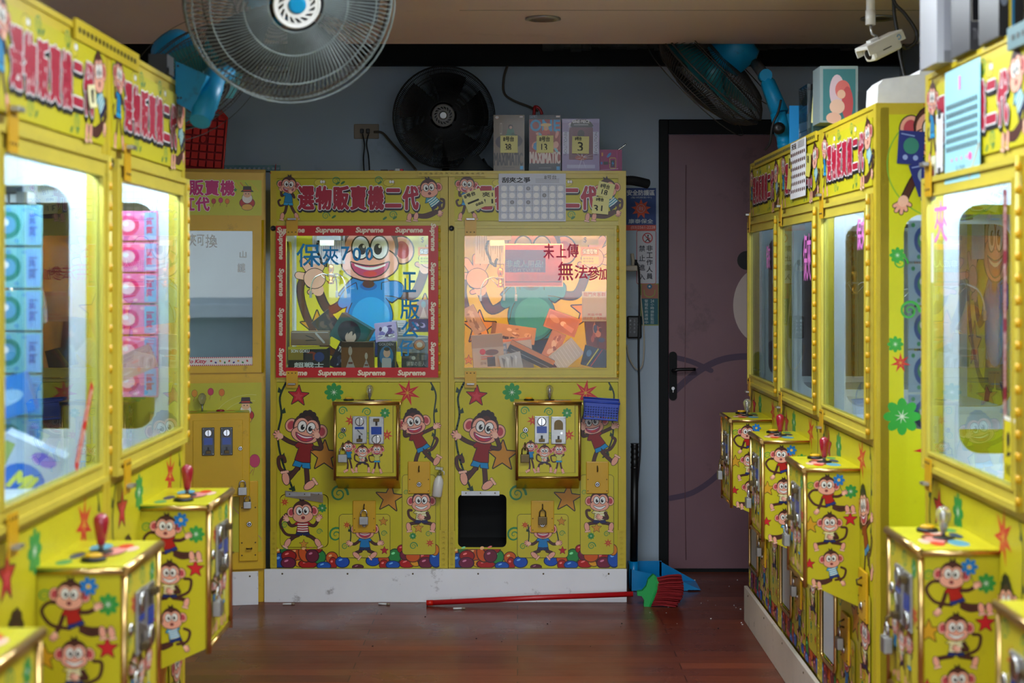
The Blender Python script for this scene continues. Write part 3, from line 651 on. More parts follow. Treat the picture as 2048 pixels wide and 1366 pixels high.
def build_joystick(mb, kind):
    x, y, z = PX(736), -.075, .893
    mb.lathe([(.022, 0), (.022, .003), (.016, .004)], (x, y, z), (0,0,1), 'black', n=18); mb.tube([(x, y, z), (x, y, z+.035)], .0045, 'steel', n=8)
    if kind == 'red': mb.lathe([(.006, .014), (.008, .018), (.0115, .038), (.0145, .056), (.0142, .064), (.009, .071), (.002, .074)], (x, y, z), (0,0,1), 'redknob', n=20)
    else:
        mb.lathe([(.006, .014), (.008, .02), (.0135, .037), (.0158, .048), (.015, .056), (.010, .064), (.002, .067)], (x, y, z), (0,0,1), 'crystal', n=14)
        mb.lathe([(.003, .025), (.006, .040), (.006, .050), (.001, .057)], (x, y, z), (0,0,1), 'chrome', n=6)
def build_button(mb):
    x, y, z = PX(694), -.085, .893
    mb.lathe([(.023, 0), (.023, .006), (.018, .008)], (x, y, z), (0,0,1), 'black', n=20); mb.lathe([(.016, .008), (.016, .012), (.011, .014)], (x, y, z), (0,0,1), 'hasp', n=16)
def build_hasp(mb, bottom=False):
    zc = V(745) if bottom else V(460); x0, x1 = U(574), U(597)
    if not bottom: mb.box(x0, x1, -.020, -.017, V(472), V(436), 'hasp'); mb.cbox(U(577), U(594), -.034, -.020, V(441), V(437), .001, 'steel'); zs = V(465)
    else: mb.box(x0, x1, -.020, -.017, V(775), V(742), 'hasp'); mb.cbox(U(578), U(593), -.034, -.020, V(769), V(766), .001, 'steel'); zs = V(746)
    for k in (-1, 0, 1): screw(mb, (x0+x1)/2 + k*.016, -.020, zs, .0028, 'bronze')
def build_lockplate(mb, x0, x1, z0, z1, eye, cam_):
    mb.cbox(x0, x1, -.011, -.003, z0, z1, .003, 'hasp')
    cx = (x0+x1)/2
    mb.tube([(cx, -.010, z1-eye-.012), (cx, -.024, z1-eye-.008), (cx, -.026, z1-eye+.004), (cx, -.010, z1-eye+.012)], .003, 'bronze', n=8)
    camlock(mb, cx, z1-cam_, -.011, .0115)
    for sx in (x0+.008, x1-.008):
        for sz in (z0+.012, (z0+z1)/2-.008): screw(mb, sx, -.011, sz, .0025, 'bronze')
def build_claw(mb, x, y, z, swing=0):
    # carriage, coiled lead and three-fingered claw; (x, y, z) = centre of the claw hub
    mb.box(x-.06, x+.05, y-.05, y+.05, 1.60, 1.66, 'darkgrey'); mb.box(.03, W-.03, y-.015, y+.0, 1.64, 1.655, 'steel'); mb.box(x-.045, x+.02, y-.055, y-.03, 1.575, 1.60, 'steel')
    mb.tube([(x, y, 1.6), (x, y, z+.05)], .002, 'steel', n=6)
    hel = [(x-.05+.012*math.cos(t*1.1), y+.012*math.sin(t*1.1), 1.60 - .0016*t if t < 60 else 1.504 + .0010*(t-60)) for t in range(100)]
    mb.tube([(x-.055-.01*math.sin(t/6), y+.004*math.cos(t), 1.60 - t*.0035) for t in range(30)] + [(x-.03+.02*t/8, y, 1.49-.004*t*(1 if t < 4 else -1)) for t in range(8)], .006, 'black', n=8)
    mb.lathe([(.008, .055), (.013, .05), (.013, .025), (.009, .02), (.009, -.02), (.014, -.022), (.014, -.034), (.004, -.036)], (x, y, z), (0,0,1), 'goldm', n=16)
    mb.lathe([(.018, .012), (.018, .006)], (x, y, z), (0,0,1), 'steel', n=16)
    for k in range(3):
        a = R(200 + swing + 120*k); c, s_ = math.cos(a), math.sin(a)
        q = smooth([(.012, .0), (.035, .012), (.075, -.005), (.092, -.04), (.095, -.07)], 4)
        mb.tube([(x+r*c, y+r*s_, z+h) for r, h in q], .0032, 'chrome', n=7); e = q[-1]
        mb.cbox(x+e[0]*c-.006, x+e[0]*c+.006, y+e[0]*s_-.004, y+e[0]*s_+.004, z+e[1]-.028, z+e[1]+.002, .0015, 'steel')
        mb.tube([(x+.012*c, y+.012*s_, z-.028), (x+.045*c, y+.045*s_, z+.006)], .002, 'chrome', n=6)

def claw_machine(label, loc, rz, group, knob='red', claw=(.22, .30, 1.435), led='ledcool', tape=False, chute='flap', lock=True, side_art=False, extra=None, poster=True, brackets=True):
    t = root('claw_machine', label, 'claw machine', loc, rz, group)
    part('cab' + str(led == 'ledwarm'), 'cabinet', t, lambda m: build_cabinet(m, 'closed' if led == 'ledwarm' else 'std'))  # warm machine's unseen sides closed to stop its light leaking onto the wall
    part('hdr', 'header_panel', t, lambda m: (m.box(U(553), U(880), -.003, .004, V(442), V(358), 'print', YB), header_art(front_art(m, -.003))))
    lp = part('lower', 'front_panel', t, build_lower)
    part('chute', 'prize_chute', t, build_chute)
    fr = part('frame', 'window_door', t, build_frame)
    part('glass', 'window_glass', fr, lambda m: m.box(U(573), U(857), -.006, -.002, V(736), V(472), 'glass'), 'clear glass window pane')
    def hinge(m):
        m.tube([(U(879), -.014, V(755)), (U(879), -.014, V(452))], .005, 'frame', n=8)
        for k in range(16): z = V(755) + (V(452)-V(755))*(k+.5)/16; m.tube([(U(879), -.014, z-.008), (U(879), -.014, z+.008)], .0062, 'hasp', n=8)
    part('hinge', 'piano_hinge', fr, hinge)
    h1 = part('hasp1', 'hasp', t, lambda m: build_hasp(m)); h2 = part('hasp2', 'hasp', t, lambda m: build_hasp(m, True))
    part('sidelock', 'side_lock', t, lambda m: m.lathe([(.012, 0), (.012, .006), (.008, .008), (.008, .005), (.003, .005)], (U(547), 0, V(457)), (0,-1,0), 'black', n=16))
    cb = part('coinbox', 'coin_box', t, build_coinbox)
    part('boxdoor', 'box_door', cb, build_boxdoor)
    ks = (2, 3) if led == 'ledwarm' else (0, 1)
    part('coin%d' % ks[0], 'coin_acceptor', cb, lambda m: coin_mech(m, PX(705), PZ(887), PX(734)-PX(705), PZ(832)-PZ(887), -.154, ks[0]))
    part('coin%d' % ks[1], 'coin_acceptor', cb, lambda m: coin_mech(m, PX(738), PZ(888), PX(768)-PX(738), PZ(833)-PZ(888), -.154, ks[1]))
    part('camlock', 'cam_lock', cb, lambda m: camlock(m, PX(687), PZ(860), -.154, .012))
    dk = led == 'ledwarm'
    def bl(m):
        m.tube([(PX(686), -.154, PZ(886)), (PX(686), -.168, PZ(890)), (PX(686), -.168, PZ(897)), (PX(686), -.154, PZ(900))], .0035, 'bronze', n=8); padlock(m, PX(686), PZ(908), -.168, 1.15, 'bronze' if dk else 'steel', 'bronze' if dk else 'chrome')
    part('boxlock%d' % dk, 'padlock', cb, bl, 'dark bronze padlock' if dk else 'steel padlock')
    part('joy' + knob, 'joystick', t, lambda m: build_joystick(m, knob), 'deep red ball-top joystick' if knob == 'red' else 'clear crystal joystick')
    part('button', 'push_button', t, build_button)
    part('lp1', 'lock_plate', t, lambda m: build_lockplate(m, U(706), U(752), V(1065), V(1001), .028, .105))
    part('lp2', 'lock_plate', t, lambda m: build_lockplate(m, U(816), U(861), V(987), V(923), .032, .100))
    if lock: part('pl%d' % dk, 'padlock', t, lambda m: padlock(m, U(729), V(1032), -.026, 1.15, 'bronze' if dk else 'steel', 'bronze' if dk else 'chrome'))
    if chute == 'flap':
        def flap(m):
            m.slab(rrect(U(561), V(1094), U(656), V(990), .022), [], (0, -.006, 0), (1,0,0), (0,0,1), (0,-1,0), .005, 'print', 'print', YB)
            A = front_art(m, -.006)
            monkey(A, 606, 1023, 56, 1, -4, waist=(.0, .72), shirt=(170, 30, 36), stripe=(240, 236, 228), pants=(24, 36, 84), mouth=0, fat=1.1,
                   arms=(((-.2,.46),(-.42,.5),(-.56,.28)), ((.2,.46),(.42,.5),(.56,.28))), legs=((((-.15,.84),(-.3,.9),(-.50,1.05)), 120), (((.15,.84),(.3,.9),(.50,1.05)), 60)), tail=((-.2,.85),(-.6,.8),(-.8,.4),(-.6,.1)))
            maple(A, 570, 1004, 9, (200, 26, 40), 1); cflower(A, 645, 1016, 9, (50, 140, 70), 1); star(A, 608, 1088, 9, (215, 150, 50), 1); swirl(A, 639, 1063, 6, (60, 140, 80), 1); swirl(A, 570, 1050, 7, (60,140,80), 1)
        part('flap', 'prize_flap', t, flap)
        part('fh', 'flap_hinge', t, lambda m: (m.poly([(U(571), -.009, V(993)), (U(571), -.009, V(981)), (U(647), -.012, V(989)), (U(647), -.012, V(1005))][::-1], 'chrome'), m.box(U(573), U(645), -.011, -.006, V(992), V(984), 'steel'), [screw(m, U(x), -.011, V(988), .003, 'bronze') for x in (580, 610, 638)]))
    elif chute == 'open':
        part('fh2', 'flap_hinge', t, lambda m: (m.box(U(567), U(643), -.009, -.001, V(991), V(982), 'steel'), [screw(m, U(x), -.009, V(986), .003, 'bronze') for x in (576, 605, 634)]))
    else:
        part('chutetrim', 'chute_trim', t, lambda m: (m.tube([(U(p), -.006, V(q)) for p, q in rrect(558, 987, 659, 1097, 10)], .006, 'brass', n=8, closed=True), m.box(U(566), U(651), -.003, .0, V(1090), V(994), 'tray')))
    if brackets:
        part('brk', 'corner_bracket', t, lambda m: perforated(m, U(541), U(554), V(1135), V(1062), -.005, 'paint', 7))
        part('brk2', 'corner_bracket', t, lambda m: perforated(m, U(879), U(895), V(1136), V(1060), -.005, 'paint', 7))
    part('claw%s' % (claw,), 'claw', t, lambda m: build_claw(m, *claw))
    part('led' + led, 'light_tube', t, lambda m: m.tube([(.06, .06, 1.675), (W-.06, .06, 1.675)], .009, led, n=8))
    PK_ = MU*1.095
    if poster: part('poster', 'back_picture', t, lambda m: poster_art(Art(m, (1.091-1035*PK_, D-.022, 1.43+555*PK_), (PK_, 0, 0), (0, 0, -PK_), (0, -1, 0), 'paperprint')))
    if tape:
        def tp(m):
            A = front_art(m, -.017, 'gloss')
            for q in (((553,452),(877,452),(857,472),(573,472)), ((553,755),(877,755),(857,735),(573,735)), ((553,452),(573,472),(573,735),(553,755)), ((877,452),(857,472),(857,735),(877,755))): A.poly(q, (196, 24, 30), 0)
            for x in (583, 660, 740, 819): A.text('Supreme', x-27, 455.5, x+27, 468.5, (240, 226, 200), 2, shear=.18, bold=.7)
            for x in (588, 665, 744, 824): A.text('Supreme', x-27, 740.5, x+27, 753.5, (240, 226, 200), 2, shear=.18, bold=.7)
            for k, y in enumerate((492, 565, 644, 724)): A.text('Supreme', 563-27, y-6, 563+27, y+6, (240, 226, 200), 2, shear=.18, bold=.7, rot=90)
            for k, y in enumerate((475, 553, 632, 712)): A.text('Supreme', 866-27, y-6, 866+27, y+6, (240, 226, 200), 2, shear=.18, bold=.7, rot=90)
        part(None, 'window_tape', fr, tp, 'red tape with repeated cream lettering')
    if extra: extra(t, fr)
    return t
# ------------------------------------------------------------------ the room
YW, XL, XR, CZ, CE = 7.85, -2.15, 1.86, 2.35, 6.35
def nodemat(name, fn):
    m = bpy.data.materials.new(name); m.use_nodes = True; fn(m.node_tree, m.node_tree.nodes['Principled BSDF']); MATS[name] = m
def floor_nodes(nt, b):
    N = nt.nodes.new; K = nt.links.new
    tcn = N('ShaderNodeTexCoord'); br = N('ShaderNodeTexBrick'); br.inputs['Scale'].default_value = 1.0
    br.inputs['Brick Width'].default_value = 1.2; br.inputs['Row Height'].default_value = 0.095; br.inputs['Mortar Size'].default_value = 0.0016
    br.inputs['Color1'].default_value = (*lin((124, 62, 40)), 1); br.inputs['Color2'].default_value = (*lin((96, 46, 32)), 1); br.inputs['Mortar'].default_value = (*lin((30, 16, 12)), 1)
    K(tcn.outputs['Object'], br.inputs['Vector'])
    mp = N('ShaderNodeMapping'); mp.inputs['Scale'].default_value = (1.2, 30, 1); K(tcn.outputs['Object'], mp.inputs[0])
    n = N('ShaderNodeTexNoise'); n.inputs['Scale'].default_value = 3; n.inputs['Detail'].default_value = 8; K(mp.outputs[0], n.inputs['Vector'])
    n2 = N('ShaderNodeTexNoise'); n2.inputs['Scale'].default_value = 2.2; n2.inputs['Detail'].default_value = 8; K(tcn.outputs['Object'], n2.inputs['Vector'])
    ad = N('ShaderNodeMath'); K(n.outputs[0], ad.inputs[0]); K(n2.outputs[0], ad.inputs[1])
    mr = N('ShaderNodeMapRange'); mr.inputs[1].default_value = .7; mr.inputs[2].default_value = 1.3; mr.inputs[3].default_value = .72; mr.inputs[4].default_value = 1.25; K(ad.outputs[0], mr.inputs[0])
    sc = N('ShaderNodeVectorMath'); sc.operation = 'SCALE'; K(br.outputs['Color'], sc.inputs[0]); K(mr.outputs[0], sc.inputs['Scale']); K(sc.outputs[0], b.inputs['Base Color'])
    mr2 = N('ShaderNodeMapRange'); mr2.inputs[1].default_value = .35; mr2.inputs[2].default_value = .7; mr2.inputs[3].default_value = .22; mr2.inputs[4].default_value = .48; K(n2.outputs[0], mr2.inputs[0]); K(mr2.outputs[0], b.inputs['Roughness']); b.inputs['Specular IOR Level'].default_value = 0.3
nodemat('floorwood', floor_nodes)
mat('wallpaint', (178, 194, 208), 0.65, noise=0.06, nscale=1.6, dirt=(96, 92, 100), dscale=2.4, damt=0.35, bump=0.02)
mat('ceilpaint', (222, 206, 204), 0.5, noise=0.05, nscale=1.2, dirt=(120, 100, 90), dscale=3, damt=0.25)
mat('blackpaint', (8, 11, 12), 0.6, spec=0.25, noise=0.2, nscale=5)
mat('concrete', (70, 76, 78), 0.9, noise=0.5, nscale=12, bump=0.6)
mat('doorpaint', (128, 90, 98), 0.45, noise=0.10, nscale=3, dirt=(60, 40, 45), dscale=4, damt=0.5)
mat('asphalt', (150, 148, 142), 0.8, noise=0.1)
mat('facade', (205, 205, 205), 0.7, noise=0.15, nscale=1.0)
mat('shopwhite', (240, 240, 240), 0.5)
mat('awning', (235, 110, 40), 0.6)

structure('floor', lambda m: m.box(XL-.1, XR+.1, -2.5, YW+.1, -.06, 0, 'floorwood'))
structure('wall_back', lambda m: m.box(XL-.1, XR+.1, YW, YW+.12, 0, 2.95, 'wallpaint'))
structure('wall_left', lambda m: m.box(XL-.12, XL, -2.5, YW, 0, 2.95, 'wallpaint'))
structure('wall_right', lambda m: m.box(XR, XR+.12, -2.5, YW, 0, 2.95, 'wallpaint'))
def ceil(m):
    m.box(XL-.12, XR+.12, -2.5, CE, CZ, CZ+.08, 'ceilpaint'); m.box(XL-.12, XR+.12, -2.5, CE, CZ+.08, 2.95, 'blackpaint')
    m.box(XL-.12, XR+.12, CE, YW+.12, 2.9, 3.0, 'blackpaint')
    y = 5.55; m.box(-.2, XR, y, y+.004, CZ-.0006, CZ, 'darkgrey')
structure('ceiling', ceil)
structure('added_lintel', lambda m: m.box(XL-.12, XR+.12, -2.55, -2.4, 2.0, CZ, 'ceilpaint'))  # unseen lintel added to keep daylight off the upper back wall
structure('trim_4', lambda m: m.box(.69, 1.70, YW-.02, YW, 0, .016, 'blackpaint'))
structure('trim_1', lambda m: m.box(XL, XR, YW-.05, YW, 2.457, 2.9, 'blackpaint'))
def rough_beam(m):
    random.seed(3); xs = [.12 + k*.045 for k in range(38)]
    for k, x in enumerate(xs[:-1]):
        z0 = 2.52 + random.random()*.022; m.cbox(x, xs[k+1]+.01, YW-.12-random.random()*.02, YW-.05, z0, 2.66, .004, 'concrete')
structure('trim_2', rough_beam)
def dframe(m):
    x0, x1, z1 = .687, 1.70, 2.197
    m.cbox(x0, x0+.045, YW-.03, YW, 0, z1, .003, 'blackpaint'); m.cbox(x1-.045, x1, YW-.03, YW, 0, z1, .003, 'blackpaint'); m.cbox(x0+.045, x1-.045, YW-.03, YW, z1-.07, z1, .003, 'blackpaint')
structure('trim_3', dframe)
dr = root('door_1', None, None, (0, 0, 0)); dr['kind'] = 'structure'
def leaf(m):
    x0, x1 = .734, 1.652
    m.cbox(x0, x1, YW-.012, YW-.001, .012, 2.125, .003, 'doorpaint')
    A = Art(m, P(0, 0, YW-.012) , (YW/FPX, 0, 0), (0, 0, -YW/FPX), (0, -1, 0), 'paperprint', .0002)
    A.ell(1491, 520, 19, 19, (14, 14, 15), 2); A.ell(1520, 610, 56, 76, (206, 188, 180), 1, n=40)
    arc = (84, 62, 84)
    A.stroke(smooth([(1338, 790), (1380, 752), (1430, 722), (1480, 712), (1530, 715)]), 13, arc, 1); A.stroke(smooth([(1340, 712), (1380, 722), (1420, 740)]), 10, arc, 1)
    A.stroke(smooth([(1338, 995), (1380, 985), (1420, 960), (1450, 930), (1480, 900)]), 11, arc, 1)
    m.tube([P(1372, 330, YW-.013), P(1371, 600, YW-.014), P(1369, 900, YW-.013), P(1372, 1120, YW-.013)], .0022, 'doorpaint', n=6)
part(None, 'door_leaf', dr, leaf)
def handle(m):
    a = P(1346, 0, YW-.02)[0]; zt, zb = P(0, 703, YW)[2], P(0, 800, YW)[2]
    m.slab(rrect(a-.019, zb, a+.019, zt, .018), [], (0, YW-.022, 0), (1,0,0), (0,0,1), (0,-1,0), .01, 'blackpaint')
    z = P(0, 740, YW)[2]; m.tube(smooth([(a, YW-.02, z), (a, YW-.06, z), (a+.03, YW-.066, z+.006), (a+.105, YW-.062, z+.006)], 4), .008, 'black', n=8)
    m.lathe([(.008, 0), (.008, .004)], (a, YW-.022, P(0, 776, YW)[2]), (0,-1,0), 'chrome', n=14); m.box(a-.002, a+.002, YW-.028, YW-.026, P(0, 784, YW)[2], P(0, 776, YW)[2], 'chrome')
part(None, 'door_handle', dr, handle)

# street and low shops outside, added for light and reflections in the panes
structure('ground', lambda m: m.box(-14, 14, -16, -2.5, -.16, -.10, 'asphalt'))
def shops(m):
    m.box(-14, 14, -12.4, -12, -.1, 1.1, 'facade')
    for k in range(9):
        x = -12 + k*2.8; m.box(x, x+2.2, -12, -11.95, .1, .7, 'tray'); 
        m.box(x-.1, x+2.3, -12, -11.2, .8, 1.0, ('awning', 'shopwhite', 'shopwhite')[k % 3])
structure('wall_street', shops)

# ------------------------------------------------------------------ machines
GB, GR, GL = 'monkey claw machines along the back wall', 'claw machines in the right row', 'claw machines in the left row'
def writing(strokes_fn, mat_='paperprint'):
    def f(t, fr): part(None, 'marker_writing', fr, lambda m: strokes_fn(front_art(m, -.0065, mat_)))
    return f
CB = (28, 140, 205)
def w7(A):
    for ch, x0, y0, x1, y1 in (('保', 594, 488, 641, 534), ('夾', 646, 494, 677, 530), ('7', 683, 494, 699, 521), ('0', 706, 496, 722, 522), ('0', 732, 495, 746, 521), ('正', 806, 545, 832, 584), ('版', 801, 599, 839, 638), ('公', 803, 644, 838, 675), ('仔', 799, 680, 826, 712)):
        A.text(ch, x0, y0, x1, y1, CB, 0, bold=.6)
def w8(A):
    c = (214, 60, 92)
    for ch, x0, y0, x1, y1 in (('未', 731, 488, 752, 518), ('上', 757, 490, 776, 515), ('傳', 778, 488, 801, 515), ('無', 760, 524, 790, 561), ('法', 793, 531, 819, 558), ('參', 819, 533, 843, 561), ('加', 842, 536, 857, 560)):
        A.text(ch, x0, y0, x1, y1, c, 0, bold=.45)
def sheet8(t, fr):
    part(None, 'marker_writing', fr, lambda m: w8(front_art(m, -.0065, 'paperprint')), 'red marker characters on the pane')
    def sh(m):
        A = front_art(m, -.0015, 'sheetfilm')
        A.rect(652, 488, 770, 574, (240, 205, 190), 0); A.rect(654, 490, 768, 572, (226, 110, 62), 1); A.rect(654, 500, 735, 545, (130, 120, 175), 2)
        A.text('非成人用品!', 657, 521, 730, 535, (250, 250, 250), 3, bold=.5); A.text('じられています!', 662, 537, 724, 544, (240, 235, 235), 3)
        A.text('娃娃部玩', 680, 548, 762, 562, (240, 120, 50), 3, bold=.6); A.rect(655, 563, 767, 565, (120, 60, 40), 3)
    part(None, 'pane_sheet', fr, lambda m: (sh(m)), 'orange and violet sheet behind the pane')
    def qr(m):
        A = front_art(m, -.0018, 'sheetfilm'); A.rect(808, 583, 857, 643, (226, 222, 226), 0)
        A.text('龍門夾客群', 811, 585, 855, 593, (200, 80, 110), 1); A.text('夾送/中獎', 819, 627, 848, 632, (200, 80, 110), 1); A.text('請拍照上傳群組', 810, 634, 856, 640, (200, 80, 110), 1)
    part(None, 'pane_notice', fr, qr, 'white notice with pink characters on the pane')
m7 = claw_machine('monkey claw machine on the back wall with red lettered tape around its window', (-1.091, 7.12, 0), 0, GB, knob='crystal', tape=True, claw=(.235, .28, 1.435), extra=writing(w7))
m8 = claw_machine('monkey claw machine on the back wall with open black prize chute and orange lit interior', (-.3047, 7.12, 0), 0, GB, knob='crystal', chute='open', led='ledwarm', claw=(.225, .30, 1.42), extra=sheet8)

RX = .967
def marks(spec):
    def g(A):
        for (txt, x0, y0, x1, y1, c) in spec: A.text(txt, x0, y0, x1, y1, c, 0, bold=.5)
    return writing(g)
PKM = (235, 130, 215)
r1 = claw_machine('claw machine of the right row farthest from the street, beside the dark door', (RX, 6.708, 0), -math.pi/2, GR, knob='crystal', led='leddim', chute='trim', claw=(.4, .35, 1.40), extra=marks([('保夾', 760, 500, 800, 540, PKM)]))
r2 = claw_machine('middle claw machine of the right row with a printed price sheet on its header', (RX, 5.921, 0), -math.pi/2, GR, led='leddim', chute='trim', claw=(.45, .32, 1.38), extra=marks([('保夾', 770, 490, 830, 560, PKM)]))
def r3x(t, fr):
    marks([('保夾', 800, 480, 850, 520, PKM)])(t, fr)
    def sp_(m):
        win = rrect(.075, 1.02, .60, 1.60, .05)
        m.slab([(.035, .0), (D-.01, .0), (D-.01, 1.87), (.035, 1.87)], [win], (W+.0005, 0, 0), (0,1,0), (0,0,1), (1,0,0), .0004, 'print', 'print', (212, 214, 20))
        A = Art(m, (W+.0006, 0, 1.9), (0, .001, 0), (0, 0, -.001), (1, 0, 0), 'print')
        A.stroke([(200+170*math.cos(a/10), 165+150*math.sin(a/10)) for a in range(64)], 3, (120, 180, 60), 1)
        monkey(A, 168, 74, 190, 3, 6, waist=(.0, .8), shirt=(60, 120, 60), pants=(30, 60, 120), arms=(((-.2,.5),(-.35,.7),(-.5,1.0)),))
        swirl(A, 90, 560, 28, (60, 170, 60), 1); swirl(A, 66, 430, 20, (60, 170, 60), 1); cflower(A, 58, 410, 22, (60, 170, 60), 1); cflower(A, 52, 650, 22, (60, 170, 60), 1); cflower(A, 70, 845, 50, (50, 170, 60), 1)
        maple(A, 66, 700, 28, (205, 10, 40), 1); maple(A, 160, 935, 60, (205, 0, 40), 1, 10); maple(A, 150, 20, 30, (205, 30, 30), 1)
        for k in range(4): star(A, 110 + 120*k, 1300, 30, (214, 150, 40), 1); swirl(A, 170 + 120*k, 1180, 30, (60, 150, 70), 1)
    part(None, 'side_panel', t, sp_, 'printed side panel with a monkey face over a rounded side window')
    part(None, 'side_window', t, lambda m: m.box(W-.006, W-.003, .07, .605, 1.015, 1.605, 'acrylic'))
r3 = claw_machine('right row claw machine whose printed monkey side panel and rounded side window face the street', (RX, 5.134, 0), -math.pi/2, GR, led='ledcool', chute='trim', claw=(.35, .32, 1.40), extra=r3x)
r4 = claw_machine('claw machine of the right row with the light blue number sheet on its header', (.952, 3.765, 0), -math.pi/2, GR, knob='crystal', led='ledside', claw=(.35, .22, 1.47), extra=marks([('夾', 590, 478, 640, 520, PKM), ('1', 578, 510, 586, 560, (235, 235, 225))]))
r5 = claw_machine('claw machine nearest the camera at the lower right edge of the right row', (.952, 2.975, 0), -math.pi/2, GR, knob='crystal', led='ledcool')
LX, LZ = -.855, .022
l2 = claw_machine('left row claw machine farthest from the street, under the blue fan bracket', (LX, 3.362, LZ), math.pi/2, GL, claw=(.3, .3, 1.40), led='ledside')
l1 = claw_machine('middle claw machine of the left row with a yellow note on its header', (LX, 2.575, LZ), math.pi/2, GL, claw=(.3, .3, 1.45), led='ledside')
l0 = claw_machine('claw machine nearest the camera at the lower left corner of the left row', (LX, 1.788, LZ), math.pi/2, GL, led='ledside')

# the older orange-yellow machine in the back left corner
th = R(12); o6 = (-1.108 - .78*math.cos(th), 7.095 - .78*math.sin(th), 0)
def u6(px):  # picture x on its slanted front -> distance along the front
    k = (px - VX)/FPX; return (k*o6[1] - o6[0]) / (math.cos(th) - k*math.sin(th))
def z6(py, px=480): u = u6(px); Y = o6[1] + u*math.sin(th); return CAMZ + (VY - py)/FPX*Y
t6 = root('claw_machine', 'older orange yellow claw machine in the back left corner behind the red crate', 'claw machine', o6, th)
W6 = .78
def cab6(m):
    y = 'old_yellow'; g0, g1, h0, h1 = u6(300), u6(505), z6(731), z6(462)
    m.box(0, .012, 0, .62, .15, 1.90, y); m.box(W6-.012, W6, 0, .62, .15, 1.90, y); m.box(0, W6, 0, .62, 1.89, 1.905, y); m.box(0, W6, .608, .62, 0, 1.9, y)
    m.box(0, W6, .03, .6, .96, .97, 'pane_teal'); m.box(.012, W6-.012, .59, .60, .97, 1.7, 'pane_teal'); m.box(.012, W6-.012, .03, .6, 1.70, 1.71, 'pane_teal')
    m.box(.012, .02, .03, .6, .97, 1.7, 'pane_teal'); m.box(W6-.02, W6-.012, .03, .6, .97, 1.7, 'pane_teal'); m.box(.0, W6, .02, .03, 0, .15, y)
    m.slab([(0,.15),(W6,.15),(W6,1.905),(0,1.905)], [rect_loop(g0, g1, h0, h1)], (0,0,0), (1,0,0), (0,0,1), (0,-1,0), .012, y)
part(None, 'cabinet', t6, cab6)
def A6(m, y, mt='print'):
    # picture units at the machine's own slant, close to px at its right side
    s = (u6(537)-u6(380))/157; return Art(m, (u6(537)-537*s, y, z6(345)+345*.00219), (s, 0, 0), (0, 0, -.00219), (0, -1, 0), mt)
def elder(A, x, y, s, L):
    A.ell(x, y+s*.75, s*.62, s*.45, (190, 40, 30), L, ow=s*.04); A.ell(x, y+s*.35, s*.42, s*.42, (244, 240, 230), L+3, ow=s*.03); A.ell(x, y, s*.34, s*.3, (240, 190, 150), L+6)
    A.poly([(x-s*.5, y-s*.2), (x+s*.5, y-s*.2), (x+s*.34, y-s*.32), (x+s*.3, y-s*.62), (x-s*.3, y-s*.62), (x-s*.34, y-s*.32)], (50, 30, 26), L+8, ow=s*.03); A.rect(x-s*.33, y-s*.34, x+s*.33, y-s*.25, (210, 60, 30), L+10)
    for sx in (-1, 1): A.ell(x+sx*s*.12, y-s*.02, s*.04, s*.05, INK, L+9, n=8)
    A.ell(x, y+s*1.1, s*.45, s*.25, (235, 180, 60), L+8, ow=s*.03)
def bal(A, x, y, r, c, L): A.ell(x, y, r*.8, r, c, L, ow=.5); A.stroke([(x, y+r), (x-r*.3, y+r*2.2)], .7, (150, 60, 50), L)
def hdr6(m):
    A = A6(m, -.003); A.rect(250, 360, 523, 431, (206, 208, 40)); mt = (205, 20, 120)
    for k in range(9): A.stroke([(420+k*10, 365), (428+k*11, 382)], 1.2, ((230,70,60), (90,170,70), (240,200,60))[k % 3], 1)
    for k, ch in enumerate('選物販賣機'): x = 317+k*31; A.text(ch, x, 362, x+27, 391, (250, 240, 240), 2, bold=2.2); A.text(ch, x, 362, x+27, 391, mt, 3, bold=1.1)
    for k, ch in enumerate('紅代'): x = 362+k*30; A.text(ch, x, 396, x+26, 422, (250, 240, 240), 2, bold=2.2); A.text(ch, x, 396, x+26, 422, mt, 3, bold=1.1)
    elder(A, 494, 388, 24, 2); bal(A, 427, 403, 5, (200, 60, 60), 2); bal(A, 441, 401, 5, (220, 60, 120), 2); bal(A, 454, 403, 5, (230, 120, 40), 2); star(A, 470, 380, 4, (40, 150, 70), 2)
part(None, 'header_panel', t6, hdr6)
def low6(m):
    A = A6(m, -.003); A.rect(250, 766, 523, 1105, (200, 196, 36))
    for r in (60, 75): A.stroke([(500+r*math.cos(a/8), 850+r*.8*math.sin(a/8)) for a in range(20, 40)], 1, (220, 220, 120), 1)
    bal(A, 389, 786, 7, (225, 150, 30), 2); bal(A, 421, 783, 7, (205, 50, 90), 2); bal(A, 443, 785, 7, (225, 120, 30), 2); elder(A, 491, 812, 26, 2)
    bal(A, 509, 923, 13, (200, 60, 110), 2); A.stroke([(505, 940), (495, 955), (500, 965)], 1, (160, 60, 70), 2)
    for k in range(14): A.stroke([(440+7*k % 80, 985+k*8), (446+7*k % 80, 993+k*8)], 1, (200, 110, 150), 2)
part(None, 'front_panel', t6, low6)
fr6 = part(None, 'window_door', t6, lambda m: m.slab(rect_loop(u6(280), u6(523), z6(745), z6(440)), [rect_loop(u6(300), u6(505), z6(731), z6(462))], (0,-.014,0), (1,0,0), (0,0,1), (0,-1,0), .013, 'old_yellow'))
part(None, 'window_glass', fr6, lambda m: m.box(u6(300), u6(505), -.006, -.003, z6(731), z6(462), 'glass'))
